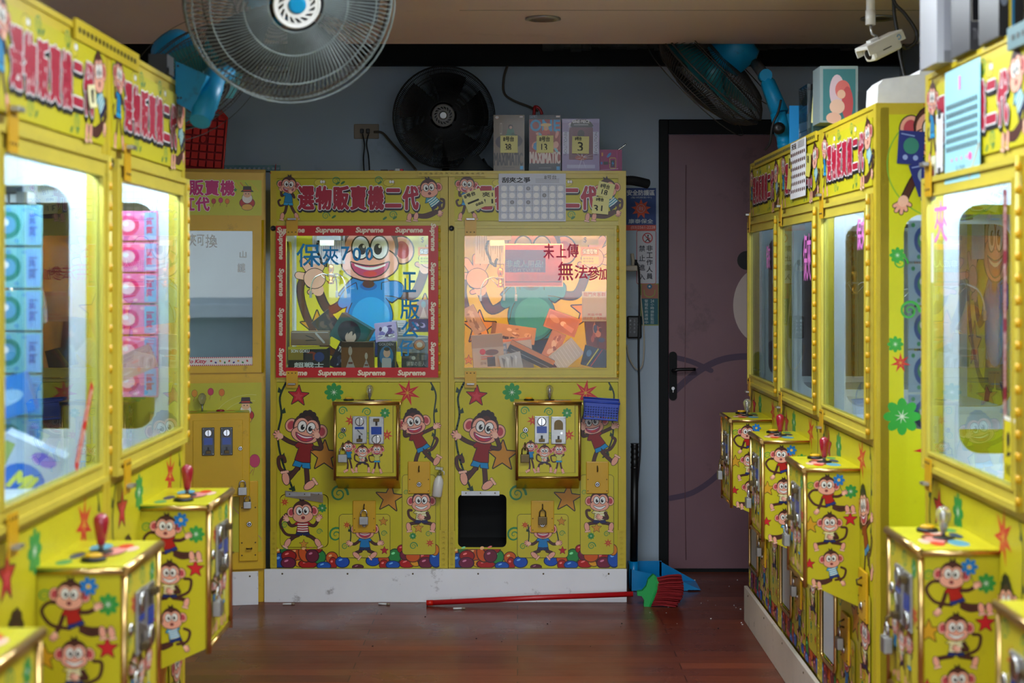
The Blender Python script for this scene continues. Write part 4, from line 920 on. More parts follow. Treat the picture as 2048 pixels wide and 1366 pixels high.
def hk(m):
    A = A6(m, -.0075, 'paperprint'); A.rect(300, 714, 505, 731, (238, 234, 232))
    for k in range(52): A.rect(300+k*4, 714, 302+k*4, 716, (210, 40, 60), 1); A.rect(300+k*4, 729, 302+k*4, 731, (210, 40, 60), 1)
    A.text('Hello Kitty', 362, 718.5, 412, 728, (200, 40, 70), 1, shear=.3, bold=.3)
    for k in range(9): A.ell(422+k*9, 722+(k % 2)*3, 2.4, 1.8, ((200,60,60), (60,60,150), (220,150,40), (60,140,80))[k % 4], 1, rot=30*k, n=8)
part(None, 'window_strip', fr6, hk, 'white strip with red dotted edges and pink lettering')
def wr6(m):
    A = A6(m, -.0072, 'paperprint')
    for ch, x0, y0, x1, y1 in (('夾', 377, 468, 392, 493), ('可', 394, 470, 408, 492), ('換', 411, 470, 434, 496), ('山', 479, 502, 492, 516), ('謎', 475, 527, 490, 545)): A.text(ch, x0, y0, x1, y1, (225, 232, 232), 0, bold=.35)
part(None, 'marker_writing', fr6, wr6, 'white marker characters')
def box6(m):
    a, b, zt, zb = u6(300), u6(497), z6(820), z6(985); p = .14
    m.cbox(a, b, -p, 0, zb, zt, .004, 'old_yellow'); m.cbox(u6(385), u6(492)-.02, -p-.004, -p, zb+.01, zt-.03, .002, 'old_yellow')
    A = Art(m, (a, -p, zt+.0005), (.001, 0, 0), (0, .001, 0), (0, 0, 1)); A.rect(0, 0, (b-a)*1000, 140, (190, 200, 40)); [A.ell(40*k+20, 40+35*(k % 3), 22, 14, ((220,60,40),(60,150,90),(230,120,160),(70,90,170))[k % 4], 1) for k in range(10)]
b6 = part(None, 'coin_box', t6, box6)
def q6(px): return u6(px) + (px-VX)/FPX*(-.14)*-1*0
kk = .965
def cm6(px0, px1, kind):
    a = u6(px0)-.028; part(None, 'coin_acceptor', b6, lambda m: coin_mech(m, a, z6(906)+.008, .052, .12, -.145, kind, 'darksteel'), 'dark steel coin slot plate')
cm6(416, 442, 2); cm6(452, 478, 2)
part(None, 'cam_lock', b6, lambda m: camlock(m, u6(478), z6(890), -.142, .010))
part(None, 'padlock', b6, lambda m: padlock(m, u6(482), z6(968)+.004, -.150, 1.1, 'steel'))
part(None, 'joystick', t6, lambda m: (m.tube([(u6(404), -.05, z6(822)), (u6(404), -.05, z6(805))], .004, 'steel', n=8), m.lathe([(.006, 0), (.012, .012), (.018, .028), (.017, .042), (.008, .052), (.001, .054)], (u6(404), -.05, z6(808)), (0,0,1), 'crystal', n=14)), 'clear crystal joystick')
part(None, 'push_button', t6, lambda m: m.lathe([(.018, 0), (.018, .006), (.012, .009)], (u6(440), -.06, z6(820)), (0,0,1), 'redknob', n=16), 'red round button')
def lp6(m):
    a, b = u6(478), u6(516); m.cbox(a, b, -.012, -.002, z6(1122), z6(962), .003, 'old_yellow'); camlock(m, u6(498), z6(1048), -.012, .012)
    for x in (a+.012, b-.012):
        for y_ in (1110, 1085, 1015): screw(m, x, -.012, z6(y_), .0035, 'bronze')
    m.tube([(u6(493), -.012, z6(1096)), (u6(493), -.03, z6(1096)), (u6(503), -.03, z6(1096)), (u6(503), -.012, z6(1096))], .003, 'bronze', n=6)
part(None, 'lock_plate', t6, lp6); part(None, 'padlock', t6, lambda m: padlock(m, u6(494), z6(1002), -.028, 1.0, 'steel'))
MATS['ledold'] = None
mat('ledold', (255, 255, 255), 0.5, emit=((205, 235, 235), LED_DIM * 1.2))
part(None, 'light_tube', t6, lambda m: m.tube([(.06, .08, 1.68), (W6-.06, .08, 1.68)], .009, 'ledold', n=8))
part(None, 'piano_hinge', fr6, lambda m: m.tube([(u6(525), -.012, z6(745)), (u6(525), -.012, z6(440))], .006, 'old_yellow', n=8))

# ------------------------------------------------------------------ kick boards
def board(name, label, p0, p1, h, m_, th_=.015):
    o = link(name, None); d = Vector((p1[0]-p0[0], p1[1]-p0[1], 0)); L_ = d.length; bpy.data.objects.remove(o)
    mb = MB(); mb.cbox(0, L_, -th_, 0, 0, h, .002, m_)
    for k in range(6): screw(mb, L_*(.05+.18*k), -th_, h-.02, .004, 'bronze')
    o = link(name, mb.mesh(name)); o.location = (p0[0], p0[1], 0); o.rotation_euler = (0, 0, math.atan2(d.y, d.x)); tag(o, label, 'kick board'); return o
board('kick_board', 'long white kick board under the two back wall monkey machines', (-1.115, 7.112), (.481, 7.112), .146, 'kick')
board('kick_board', 'short white kick board under the old machine in the back left corner', (o6[0]+.01, o6[1]-.008), (-1.135, 7.06), .146, 'kick')
board('kick_board', 'long beige kick board under the right row of machines', (RX-.008, 6.72), (RX-.008, 4.35), .146, 'kickbeige')
board('kick_board', 'beige kick board under the left row of machines', (LX+.008, 1.80), (LX+.008, 4.14), .150, 'kickbeige')
# ------------------------------------------------------------------ fans
def fan(label, c, f, r, cage, cap, blade, motor, group=None, nw=110, front_cap=None, wr=.0011, dome=.30, mt=None, rear=None):
    t = root('electric_fan', label, 'fan', c, 0, group); t.rotation_mode = 'QUATERNION'; t.rotation_quaternion = Vector(f).to_track_quat('-Y', 'Z')
    def grille(m, fr):
        nonlocal cage
        s = -1 if fr else 1; keep = cage
        if not fr and rear: cage = rear
        prof = [(.26, dome), (.5, dome*.96), (.75, dome*.78), (.92, dome*.42), (1.0, .05)]
        for k in range(nw):
            a0 = 2*math.pi*k/nw
            m.tube([(q*r*math.cos(a0+.22*(1-q)), s*h*r, q*r*math.sin(a0+.22*(1-q))) for q, h in prof], wr, cage, n=4, caps=False)
        for q, h, w in ((1.0, .04, wr*2.6), (.97, .26*dome/.3, wr*1.3), (.80, dome*.72, wr*1.3), (.5, dome*.96, wr*1.2), (.27, dome, wr*1.5)):
            m.tube([(q*r*math.cos(R(a)), s*h*r, q*r*math.sin(R(a))) for a in range(0, 360, 7)], w, cage, n=6, closed=True)
        cage = keep
    part(None, 'front_grille', t, lambda m: grille(m, True)); part(None, 'rear_grille', t, lambda m: grille(m, False))
    def capf(m):
        y = -dome*r; q = r*.36 if front_cap is None else front_cap
        holes = []
        for k in range(16):
            a = 2*math.pi*k/16; da = .12; tw = .28; holes.append([(q*.60*math.cos(a-da), q*.60*math.sin(a-da)), (q*.84*math.cos(a+tw-da), q*.84*math.sin(a+tw-da)), (q*.84*math.cos(a+tw+da), q*.84*math.sin(a+tw+da)), (q*.60*math.cos(a+da), q*.60*math.sin(a+da))])
        m.slab([(q*math.cos(R(a)), q*math.sin(R(a))) for a in range(0, 360, 8)], holes, (0, y-.006, 0), (1,0,0), (0,0,1), (0,-1,0), .008, cap)
        m.tube([(q*math.cos(R(a)), y-.004, q*math.sin(R(a))) for a in range(0, 360, 10)], .004, cap, n=6, closed=True)
    cp = part(None, 'hub_cap', t, capf)
    part(None, 'badge', cp, lambda m: m.lathe([(r*.085, 0), (r*.085, .003), (r*.06, .005)], (0, -dome*r-.006, 0), (0,-1,0), 'bluefan' if cap == 'whiteplastic' else 'steel', n=18))
    def bl(m):
        for k in range(5):
            a = 2*math.pi*k/5; pts = []
            grid = [[(.12+.76*i/6, (j/5-.5)) for j in range(6)] for i in range(7)]; n0 = len(m.v)
            for i, row in enumerate(grid):
                for q, w in row:
                    ang = a + w*(.95-.1*q) + .25*q; m.add([(q*r*math.cos(ang), w*r*.30*(1-.4*q) , q*r*math.sin(ang))])
            for i in range(6):
                for j in range(5): b = n0+i*6+j; m.face((b, b+1, b+7, b+6), blade, None, True)
        m.lathe([(r*.17, -.03), (r*.17, .04), (r*.1, .06)], (0, 0, 0), (0,1,0), blade, n=18)
    part(None, 'blades', t, bl)
    if motor: part(None, 'motor_housing', t, lambda m: m.lathe([(r*.30, dome*r*.75), (r*.36, dome*r), (r*.37, dome*r+.05), (r*.30, dome*r+.09), (r*.12, dome*r+.11), (.002, dome*r+.115)], (0,0,0), (0,1,0), motor, n=24))
    return t
FG = 'fans around the machines'
f1 = fan('big pale wire fan with white hub cap hanging close under the ceiling', P(579, -6, 3.77), (.34, -.86, -.38), .245, 'cage_dirty', 'whiteplastic', 'blade_grey', 'bluefan', FG, nw=130, front_cap=.052, wr=.0013, rear='cage_brown')
def to_local(t, pts):
    mi = (Matrix.Translation(t.location) @ t.rotation_quaternion.to_matrix().to_4x4()).inverted(); return [mi @ Vector(p) for p in pts]
def arm(t, pts, r, m_, name='arm', n=10): part(None, name, t, lambda m: m.tube(to_local(t, pts), r, m_, n=n))
c1 = Vector(f1.location) - Vector((.34, -.86, -.38))*.16
arm(f1, [c1, c1+Vector((-.02, .08, .10)), c1+Vector((-.02, .10, CZ-c1.z))], .018, 'bluefan')
def pl1(m):
    m.M = to_local_m(f1); m.box(-.86, -.79, 3.72, 3.90, CZ-.012, CZ-.001, 'old_yellow')
def to_local_m(t): return (Matrix.Translation(t.location) @ t.rotation_quaternion.to_matrix().to_4x4()).inverted()
f2 = fan('black wall fan standing on the machines against the grey wall', P(888, 234, 7.50), (0, -1, .0), .237, 'cage_black', 'hubgrey', 'black', 'black', FG, nw=180, front_cap=.049, wr=.0012)
arm(f2, [Vector(f2.location)+Vector((0, .1, 0)), Vector(f2.location)+Vector((0, .16, -.10)), Vector(f2.location)+Vector((0, .16, -.27))], .016, 'black', 'stand_pole')
part(None, 'stand_base', f2, lambda m: (setattr(m, 'M', to_local_m(f2)), m.cbox(f2.location.x-.13, f2.location.x+.13, 7.54, 7.79, 1.902, 1.925, .006, 'black')))
f3 = fan('blue bracket fan at the right, its dark cage tilted down over the door', P(1421, 150, 6.50), (-.66, .30, -.69), .27, 'cage_dark', 'darkgrey', 'blade_teal', None, FG, nw=110, wr=.0015, dome=.36)
def f3m(m):
    m.M = to_local_m(f3); c = Vector(f3.location); f = Vector((-.66, .30, -.69)).normalized()
    m.M = None; m.lathe([(.05, .06), (.095, .075), (.10, .17), (.085, .20), (.02, .21)], (0,0,0), (0,1,0), 'bluefan', n=6)
part(None, 'motor_housing', f3, f3m)
def f3b(m):
    m.M = to_local_m(f3); Z = 6.2
    a, b, c_, d = P(1512, 128, 6.35), P(1530, 152, Z), P(1560, 228, Z-.05), P(1572, 292, Z-.1)
    m.tube([a, b], .022, 'darkgrey', n=10); m.lathe([(.024, -.03), (.024, .03)], b, (0,1,0), 'bluefan', n=14)
    ax = (c_-b).normalized(); m.tube([b+ax*.01, b+ax*.03, c_], [.018, .030, .036], 'bluefan', n=6)
arm_ = part(None, 'arm', f3, f3b)
def f3s(m):
    m.M = to_local_m(f3); Z = 6.13; a, b = P(1556, 226, Z), P(1571, 296, Z); ax = (b-a)
    m.lathe([(.030, 0), (.030, ax.length*.62), (.027, ax.length*.63), (.027, ax.length*.85), (.029, ax.length*.86), (.029, ax.length)], a, ax, 'bluefan', n=20)
    k = P(1557, 257, Z-.04); m.lathe([(.022, 0), (.024, .006), (.022, .02), (.008, .024)], k, (0,-1,0), 'black', n=14)
part(None, 'socket', f3, f3s)
def f3p(m):
    m.M = to_local_m(f3); Z = 6.12; q = [P(1573, 228, Z), P(1614, 221, Z), P(1598, 276, Z), P(1580, 284, Z)]; n = m.add(q + [v+Vector((0, .05, 0)) for v in q])
    m.face((n, n+1, n+2, n+3), 'bluefan'); m.face((n+7, n+6, n+5, n+4), 'bluefan'); [m.face((n+i, n+4+i, n+4+(i+1) % 4, n+(i+1) % 4), 'bluefan') for i in range(4)]
    m.tube([P(1613, 222, Z), P(1600, 285, Z)], .007, 'steel', n=6)
part(None, 'mounting_plate', f3, f3p)
arm(f3, smooth([P(1562, 200, 6.09), P(1556, 225, 6.08), P(1545, 250, 6.08), P(1540, 285, 6.1), P(1530, 300, 6.12)]), .005, 'cable', 'power_lead', 6)
f4 = fan('blue bracket fan at the left, half hidden behind the near wire fan', P(392, 158, 4.66), (.60, -.36, -.71), .20, 'cage_dark', 'darkgrey', 'blade_teal', 'bluefan', FG, nw=110, wr=.0008)
def f4b(m):
    m.M = to_local_m(f4); Z = 4.02; a, b = P(430, 150, Z+.1), P(400, 243, Z); ax = b-a
    m.lathe([(.029, 0), (.029, ax.length*.22), (.031, ax.length*.23), (.031, ax.length*.66), (.029, ax.length*.67), (.029, ax.length*.84), (.026, ax.length*.85), (.026, ax.length)], a, ax, 'bluefan', n=24)
    m.tube([a, P(455, 150, 4.3), P(452, 118, 4.62)], .022, 'bluefan', n=8)
part(None, 'socket', f4, f4b)
def f4p(m):
    m.M = to_local_m(f4); Z = 4.03; q = [P(351, 122, Z), P(414, 150, Z), P(384, 224, Z), P(351, 205, Z)]; n = m.add(q + [v+Vector((0, .07, 0)) for v in q])
    m.face((n, n+1, n+2, n+3), 'bluefan'); m.face((n+7, n+6, n+5, n+4), 'bluefan'); [m.face((n+i, n+4+i, n+4+(i+1) % 4, n+(i+1) % 4), 'bluefan') for i in range(4)]
    for x, y_ in ((356, 132), (356, 196), (362, 196)): m.lathe([(.003, 0), (.003, .002)], P(x, y_, Z), (0,-1,0), 'black', n=8)
part(None, 'mounting_plate', f4, f4p)
part(None, 'back_plate', f4, lambda m: (setattr(m, 'M', to_local_m(f4)), m.box(P(304, 0, 4.1).x, P(341, 0, 4.1).x, 4.06, 4.14, P(0, 150, 4.1).z, P(0, 112, 4.1).z, 'darkgrey')))

# ------------------------------------------------------------------ ceiling fittings and camera
def downlight(px, py, lab):
    Z = (CZ-CAMZ)*FPX/(VY-py); c = P(px, py, Z)
    t = root('downlight', lab, 'ceiling light', (c.x, c.y, CZ), 0, None)
    part('dlring', 'trim_ring', t, lambda m: m.lathe([(.062, 0), (.064, -.006), (.048, -.008), (.044, 0)], (0,0,0), (0,0,1), 'steel', n=28))
    part('dllens', 'lamp_lens', t, lambda m: m.lathe([(.042, -.001), (.042, -.004)], (0,0,0), (0,0,1), 'bronze', n=24))
downlight(1086, 36, 'recessed round downlight in the ceiling near the middle of the photo, unlit')
downlight(1757, 35, 'recessed round downlight in the ceiling behind the security camera, unlit')
for k, (x, y) in enumerate(ADDED_PANELS):
    o = part('panelframe', 'added_ceiling_light', None, lambda m: (m.box(-.3, .3, -.3, .3, -.006, 0, 'whiteplastic'), m.box(-.3, -.285, -.3, .3, -.014, -.006, 'whiteplastic'), m.box(.285, .3, -.3, .3, -.014, -.006, 'whiteplastic'), m.box(-.285, .285, -.3, -.285, -.014, -.006, 'whiteplastic'), m.box(-.285, .285, .285, .3, -.014, -.006, 'whiteplastic')))
    o.location = (x, y, CZ); tag(o, 'added square flush ceiling light panel over the aisle, ' + ('nearest the back wall', 'the middle one', 'nearest the street')[k], 'ceiling light', 'added ceiling light panels over the aisle')
cv = root('security_camera', 'white bullet security camera hanging on a white pole from the ceiling', 'camera', P(1765, 92, 5.0))
def loc(o, pts): return [Vector(p) - Vector(o.location) for p in pts]
def pole(m):
    a = P(1741, 50, 5.0); o = cv.location
    m.tube(loc(cv, [(a.x, 5.0, CZ), (a.x, 5.0, a.z+.03)]), .0135, 'whiteplastic', n=14); m.tube(loc(cv, [(a.x, 5, a.z+.045), (a.x, 5.0, a.z)]), .0155, 'whiteplastic', n=14); m.tube(loc(cv, [(a.x, 5, a.z), P(1744, 68, 5.0), P(1755, 74, 5.0)]), .005, 'steel', n=8)
part(None, 'pole', cv, pole)
ax = (P(1722, 116, 4.95) - P(1812, 72, 5.02)).normalized(); side = ax.cross(Vector((0, 0, 1))).normalized(); upv = side.cross(ax)
BM = Matrix((( side.x, ax.x, upv.x, 0), (side.y, ax.y, upv.y, 0), (side.z, ax.z, upv.z, 0), (0,0,0,1)))
def camb(m): m.M = BM; m.cbox(-.026, .026, -.055, .062, -.030, .018, .010, 'whiteplastic'); m.box(.0262, .0272, -.012, .022, -.010, -.002, 'darkgrey'); m.box(-.0272, -.0262, -.012, .022, -.010, -.002, 'darkgrey')
cb_ = part(None, 'camera_body', cv, camb)
def visor(m): m.M = BM; m.cbox(-.032, .032, -.068, .080, .014, .026, .003, 'whiteplastic'); m.box(-.032, -.029, -.068, .080, -.006, .018, 'whiteplastic'); m.box(.029, .032, -.068, .080, -.006, .018, 'whiteplastic')
vz = part(None, 'sun_visor', cv, visor); part(None, 'logo', vz, lambda m: (setattr(m, 'M', BM), m.tube([(-.0328, -.045+.007*math.cos(R(a)), .008+.007*math.sin(R(a))) for a in range(20, 330, 20)], .0012, 'blueplastic', n=5)))
part(None, 'lens', cv, lambda m: (setattr(m, 'M', BM), m.lathe([(.016, 0), (.014, .002), (.002, .003)], (0, .062, -.006), (0,1,0), 'black', n=18)))
part(None, 'mounting_foot', cv, lambda m: (setattr(m, 'M', BM), m.cbox(-.012, .012, .012, .045, .026, .034, .002, 'whiteplastic')))
def cable(label, pts, r=.004, m_='cable', name='cable', cat='cable', sm=5):
    mb = MB(); mb.tube(smooth([tuple(p) for p in pts], sm), r, m_, n=7); o = link(name, mb.mesh(name)); return tag(o, label, cat)
cable('thick black camera cable looping down behind the security camera', [P(1785, -60, 5.05), P(1787, 0, 5.05), P(1810, 28, 5.05), P(1832, 62, 5.05), P(1830, 85, 5.05), P(1812, 96, 5.05), P(1806, 90, 5.04)], .006)
cable('bundle of thin black cables hanging behind the security camera down to the machines', [P(1787, -60, 5.12), P(1788, 20, 5.12), P(1794, 60, 5.12), P(1800, 110, 5.12), P(1812, 165, 5.10)], .006)

# ------------------------------------------------------------------ things on top of the machines
TOPZ = 1.901
def note(label, c, w, h, rot, lines, col=(236, 232, 160), facing='S', ink=(50, 50, 46), name='sticky_note', cat='note', group=None, curl=.004):
    """a paper note; lines = [(text, x0, y0, x1, y1) in 0..1]; facing S = towards the camera, W = towards the left, E"""
    c = Vector(c); ux, n = {'S': (Vector((1,0,0)), Vector((0,-1,0))), 'W': (Vector((0,-1,0)), Vector((-1,0,0))), 'E': (Vector((0,1,0)), Vector((1,0,0)))}[facing]
    uz = Vector((0,0,1)); ca, sa = math.cos(R(rot)), math.sin(R(rot)); u = ux*ca - uz*sa; v = -(ux*sa + uz*ca)
    mb = MB(); g = []; N = 5
    for side_ in (0, 1):
        a = mb.add([c + u*w*(i/N-.5) + v*h*(j/N-.5) + n*(.0006*side_ + .0008 + curl*((j/N)**3)) for j in range(N+1) for i in range(N+1)]); g.append(a)
    for j in range(N):
        for i in range(N):
            q = [j*(N+1)+i, j*(N+1)+i+1, (j+1)*(N+1)+i+1, (j+1)*(N+1)+i]; mb.face([g[1]+k for k in q], 'paperprint', col); mb.face([g[0]+k for k in q[::-1]], 'paperprint', col)
    A = Art(mb, c - u*w/2 - v*h/2 + n*(.002+curl*.35), u*w, v*h, n, 'paperprint')
    for ln in lines:
        if callable(ln): ln(A)
        else:
            t_, x0, y0, x1, y1 = ln
            s = h/w; vs = [(x0, y0, x1, y1)]; A.text(t_, x0, y0, x1, y1, ink, 1, bold=.008)
    o = link(name, mb.mesh(name)); return tag(o, label, cat, group)

def carton(name, label, cat, x0, x1, yb, yt, Z, dep, fn, side=(60,60,60), rz=0, base=None, group=None, mt='gloss'):
    """box whose front lies on the plane Z; x0..x1, yb (bottom), yt (top) in picture px at that plane"""
    a, b = P(x0, yb, Z), P(x1, yt, Z); w, h = b.x-a.x, b.z-a.z; zb = base if base is not None else a.z
    t = root(name, label, cat, (a.x+w/2, Z+dep/2, zb), rz, group)
    part(None, 'box_body', t, lambda m: m.cbox(-w/2, w/2, -dep/2, dep/2, 0, h, .0012, mt, side))
    def fr(m):
        A = Art(m, (-w/2, -dep/2, h), (w/(x1-x0), 0, 0), (0, 0, -h/(yb-yt)), (0, -1, 0), mt); fn(A, x1-x0, yb-yt)
    part(None, 'printed_front', t, fr); return t
def blob_figure(A, cx, cy, s, hair, skin, coat, L=2):
    A.ell(cx, cy+s*.9, s*.62, s*.85, coat, L); A.ell(cx-s*.5, cy+s*1.4, s*.3, s*.5, coat, L+1, rot=25); A.ell(cx+s*.5, cy+s*1.4, s*.3, s*.5, tuple(v*.7 for v in coat), L+1, rot=-25); A.ell(cx, cy, s*.42, s*.42, hair, L+2); A.ell(cx+s*.04, cy+s*.1, s*.24, s*.26, skin, L+3)
def b1(A, w, h):
    A.rect(0, 0, w, h, (122, 108, 92)); blob_figure(A, 34, 24, 12, (60, 30, 36), (200, 160, 135), (60, 120, 95)); A.ell(42, 52, 16, 13, (54, 40, 48), 2); A.ell(16, 54, 12, 12, (60, 42, 50), 2)
    A.rect(13, 16, 17, 39, (190, 180, 165), 1); A.text('鬼滅之刃', 3.5, 25.5, 26.5, 29.5, (60,50,45), 2, rot=90) if 0 else A.stroke([(15, 19), (15, 36)], 1.4, (80, 66, 56), 2)
    A.text('MAXIMATIC', 1.5, 76, 58, 101, (44, 38, 36), 3, bold=.6); A.ell(7, 5, 3.6, 3, (205, 205, 200), 1, ow=.5, oc=(150, 30, 40)); A.rect(52, 2, 59, 5.5, (225, 215, 215), 1); A.rect(53, 102, 59.5, 109, (60, 160, 215), 1); A.stroke([(18, 105), (42, 105)], .8, (70, 60, 52), 1)
def b2(A, w, h):
    A.rect(0, 0, w, h, (38, 40, 50)); A.rect(1, 9, w-1, 96, (150, 42, 30), 1); A.text('ONE', 3, 10, 61, 32, (20, 145, 205), 2, bold=.9)
    for k in range(26): random.seed(k); A.ell(6+random.random()*52, 34+random.random()*38, 3+random.random()*4, 2+random.random()*6, ((225, 170, 150), (30, 140, 200), (226, 150, 130), (120, 180, 200))[k % 4], 2, rot=random.random()*90)
    blob_figure(A, 34, 26, 13, (214, 170, 80), (222, 160, 125), (190, 60, 40), 4); A.ell(34, 20, 11, 3.5, (222, 186, 110), 9); A.text('MAXIMATIC', 2, 74, 62, 97, (215, 196, 188), 8, bold=.8)
    A.text('ONE PIECE', 2, 1.5, 16, 6, (120, 160, 200), 2); A.rect(54, 1.5, 62, 5, (225, 215, 215), 1); A.rect(55, 103, 61.5, 110, (60, 160, 215), 2); A.stroke([(20, 106), (44, 106)], .8, (150, 150, 155), 2)
def b3(A, w, h):
    A.rect(0, 0, w, h, (150, 136, 180)); A.rect(0, 0, w, 8, (170, 160, 205), 1); A.rect(2, 26, 14, 70, (200, 202, 224), 1); A.rect(62, 26, 73, 70, (200, 202, 224), 1); A.rr(14, 17, 62, 82, 2, (112, 60, 78), 1)
    A.poly([(16, 14), (20, 6), (30, 1.5), (48, 1.5), (58, 7), (63, 14), (60, 17), (20, 17)], (40, 36, 40), 2); A.text('ONE PIECE', 21, 2.5, 55, 8.5, (225, 225, 225), 3, bold=.3); A.stroke([(24, 12), (52, 12)], 1.4, (190, 190, 195), 3)
    A.text('REVOLUTION', -16, 47, 30, 53, (80, 70, 110), 3, rot=90); A.text('REVOLUTION', 45, 47, 91, 53, (80, 70, 110), 3, rot=-90)
    A.ell(38, 30, 7, 8, (50, 30, 34), 3); A.ell(38, 52, 14, 20, (95, 48, 60), 2); A.ell(38, 78, 12, 5, (160, 70, 50), 3)
    random.seed(5)
    for k in range(26):
        cx, cy = (18, 6) if k % 2 else (40, 78); a = random.random()*6.3; l = 6+random.random()*26; A.stroke([(min(max(cx+3*math.cos(a), 1), w-1), min(max(cy+3*math.sin(a), 1), h-1)), (min(max(cx+l*math.cos(a), 1), w-1), min(max(cy+l*math.sin(a)*.8, 1), h-1))], .9, (228, 226, 240), 6, taper=True)
    A.rect(10, 92, 66, 99, (178, 176, 210), 5)
carton('figure_box', 'taupe figure box on the back machines with note reading 38', 'box', 987, 1049, 342, 229, 7.16, .11, b1, (120, 108, 92), base=TOPZ, group='figure boxes on the back wall machine')
carton('figure_box', 'red and blue figure box on the back machines with note reading 13', 'box', 1058, 1122, 342, 229, 7.16, .12, b2, (24, 24, 30), base=TOPZ, group='figure boxes on the back wall machine')
carton('figure_box', 'shrink wrapped lilac figure box on the back machines with note reading 3', 'box', 1124, 1199, 342, 237, 7.15, .12, b3, (140, 126, 170), base=TOPZ, group='figure boxes on the back wall machine')
def n8(n): return [('8号台', .17, .06, .78, .34), (n, .28, .48, .62, .88)]
GN = 'yellow sticky notes around the open chute machine'
note('pale yellow sticky note reading 38 on the taupe figure box', P(1018, 288.5, 7.157), .077, .077, 0, n8('38'), group=GN)
note('pale yellow sticky note reading 13 on the red and blue figure box', P(1090, 288.5, 7.157), .075, .077, 0, n8('13'), group=GN)
note('pale yellow sticky note reading 3 on the lilac figure box', P(1161, 290, 7.147), .075, .077, 1, [('8号台', .17, .04, .55, .24), ('3', .34, .34, .64, .86)], group=GN)
def pouch(A, w, h):
    A.rect(0, 0, w, h, (150, 16, 100)); A.rr(30, 17, 41, 37, 1.5, (150, 16, 100), 2, ow=.9, oc=(210, 215, 70)); A.rr(32, 21, 39, 35, 1, (24, 20, 34), 5); A.poly([(36, 22), (33.5, 28), (35.5, 28), (34.5, 33), (38, 26.5), (36, 26.5)], (50, 150, 225), 6); A.rect(17, 24, 26, 30, (22, 20, 34), 2); A.stroke([(26, 27), (30, 27)], 1, (22, 20, 34), 2); A.rect(11, 24.5, 15, 29.5, (50, 120, 205), 2)
    A.ell(28, 11, 6, 2.6, (50, 140, 215), 2, rot=-50); A.rect(13, 6, 16, 13, (225, 150, 60), 2); A.stroke([(44, 3), (44, 40)], .7, (210, 80, 160), 2); A.stroke([(10, 41), (46, 38)], .8, (235, 200, 225), 3)
carton('power_bank_pouch', 'small magenta pouch with a battery symbol at the right end of the machine top', 'pouch', 1190, 1244, 342, 297, 7.21, .03, pouch, (140, 16, 95), base=TOPZ)
cable('silver ring pen sticking up behind the magenta pouch', [P(1236, 300, 7.27), P(1246, 293, 7.27), P(1252, 288, 7.27)], .004, 'chrome', 'metal_rod', 'rod')
def bag(m):
    random.seed(9); n = 9; v = [[(P(905, 0, 7.35).x + .19*i/(n-1), 7.30+.16*j/4, TOPZ + .001 + (.055+.05*random.random())*math.sin(math.pi*(i+.3)/(n))*(1 if 0 < j < 4 else 0)) for i in range(n)] for j in range(5)]
    a = m.add([p for r_ in v for p in r_])
    for j in range(4):
        for i in range(n-1): m.face((a+j*n+i, a+j*n+i+1, a+(j+1)*n+i+1, a+(j+1)*n+i), 'darkgrey', None, True)
o = part(None, 'plastic_bag', None, bag); tag(o, 'crumpled grey green plastic bag lying in front of the black wall fan', 'bag')
def scraps(m):
    for x, w, h, c in ((742, 12, 4, (160, 120, 40)), (756, 10, 3, (120, 130, 110)), (768, 14, 5, (90, 80, 70)), (782, 10, 4, (150, 60, 70)), (795, 9, 7, (225, 222, 220)), (803, 6, 6, (220, 50, 80))):
        p = P(x, 342, 7.2); m.cbox(p.x-w*.0011, p.x+w*.0011, 7.2, 7.23, TOPZ, TOPZ+h*.0022, .001, 'paperprint', c)
o = part(None, 'electronic_scraps', None, scraps); tag(o, 'row of tiny coloured plastic bits on the top edge of the taped machine', 'scraps', kind='stuff')
def plate(m): perforated(m, P(836, 0, 7.11).x, P(971, 0, 7.11).x, TOPZ-.026, TOPZ-.001, 7.108, 'paint', 13, False)
o = part(None, 'perforated_strip', None, plate); tag(o, 'yellow perforated steel strip joining the tops of the two back wall machines', 'strip')
# angle iron and red crate on the old corner machine
def iron(m):
    a, b = P(446, 0, 7.25).x, P(560, 0, 7.25).x
    perforated(m, a, b, TOPZ+.005, TOPZ+.035, 7.26, 'teal_steel', 12, False); m.box(a, b, 7.26, 7.30, TOPZ+.005, TOPZ+.008, 'teal_steel')
    m.tube([(b-.02, 7.257, TOPZ+.04), (b-.022, 7.255, TOPZ+.01), (b-.02, 7.075, TOPZ-.015)], .0015, 'red', n=5)
o = part(None, 'slotted_angle', None, iron); tag(o, 'teal grey slotted steel angle lying on the old corner machine', 'steel angle')
def crate(m):
    w, h = .20, .28; z0 = TOPZ+.004
    holes = []
    for r_ in range(7):
        for c_ in range(5):
            if r_ == 3 and c_ == 2: holes.append([(w*.5+.012*math.cos(R(a)), h*.52+.016*math.sin(R(a))) for a in range(0, 360, 40)]); continue
            x, y = .014+c_*.036, .018+r_*.036; holes.append([(x+.003, y+.003), (x+.031, y+.003), (x+.031, y+.031), (x+.003, y+.031)])
    m.slab([(.0,.02),(.02,0),(w-.02,0),(w,.02),(w,h-.03),(w-.03,h),(.03,h),(0,h-.03)], holes, (0,0,0), (1,0,0), (0,0,1), (0,-1,0), .004, 'redplastic')
    m.tube([(x, -.002, z) for x, z in ((.0,.02),(.02,0),(w-.02,0),(w,.02),(w,h-.03),(w-.03,h),(.03,h),(0,h-.03))], .005, 'redplastic', n=6, closed=True)
    m.box(.01, w-.01, .02, .024, .01, h-.02, 'bristle')
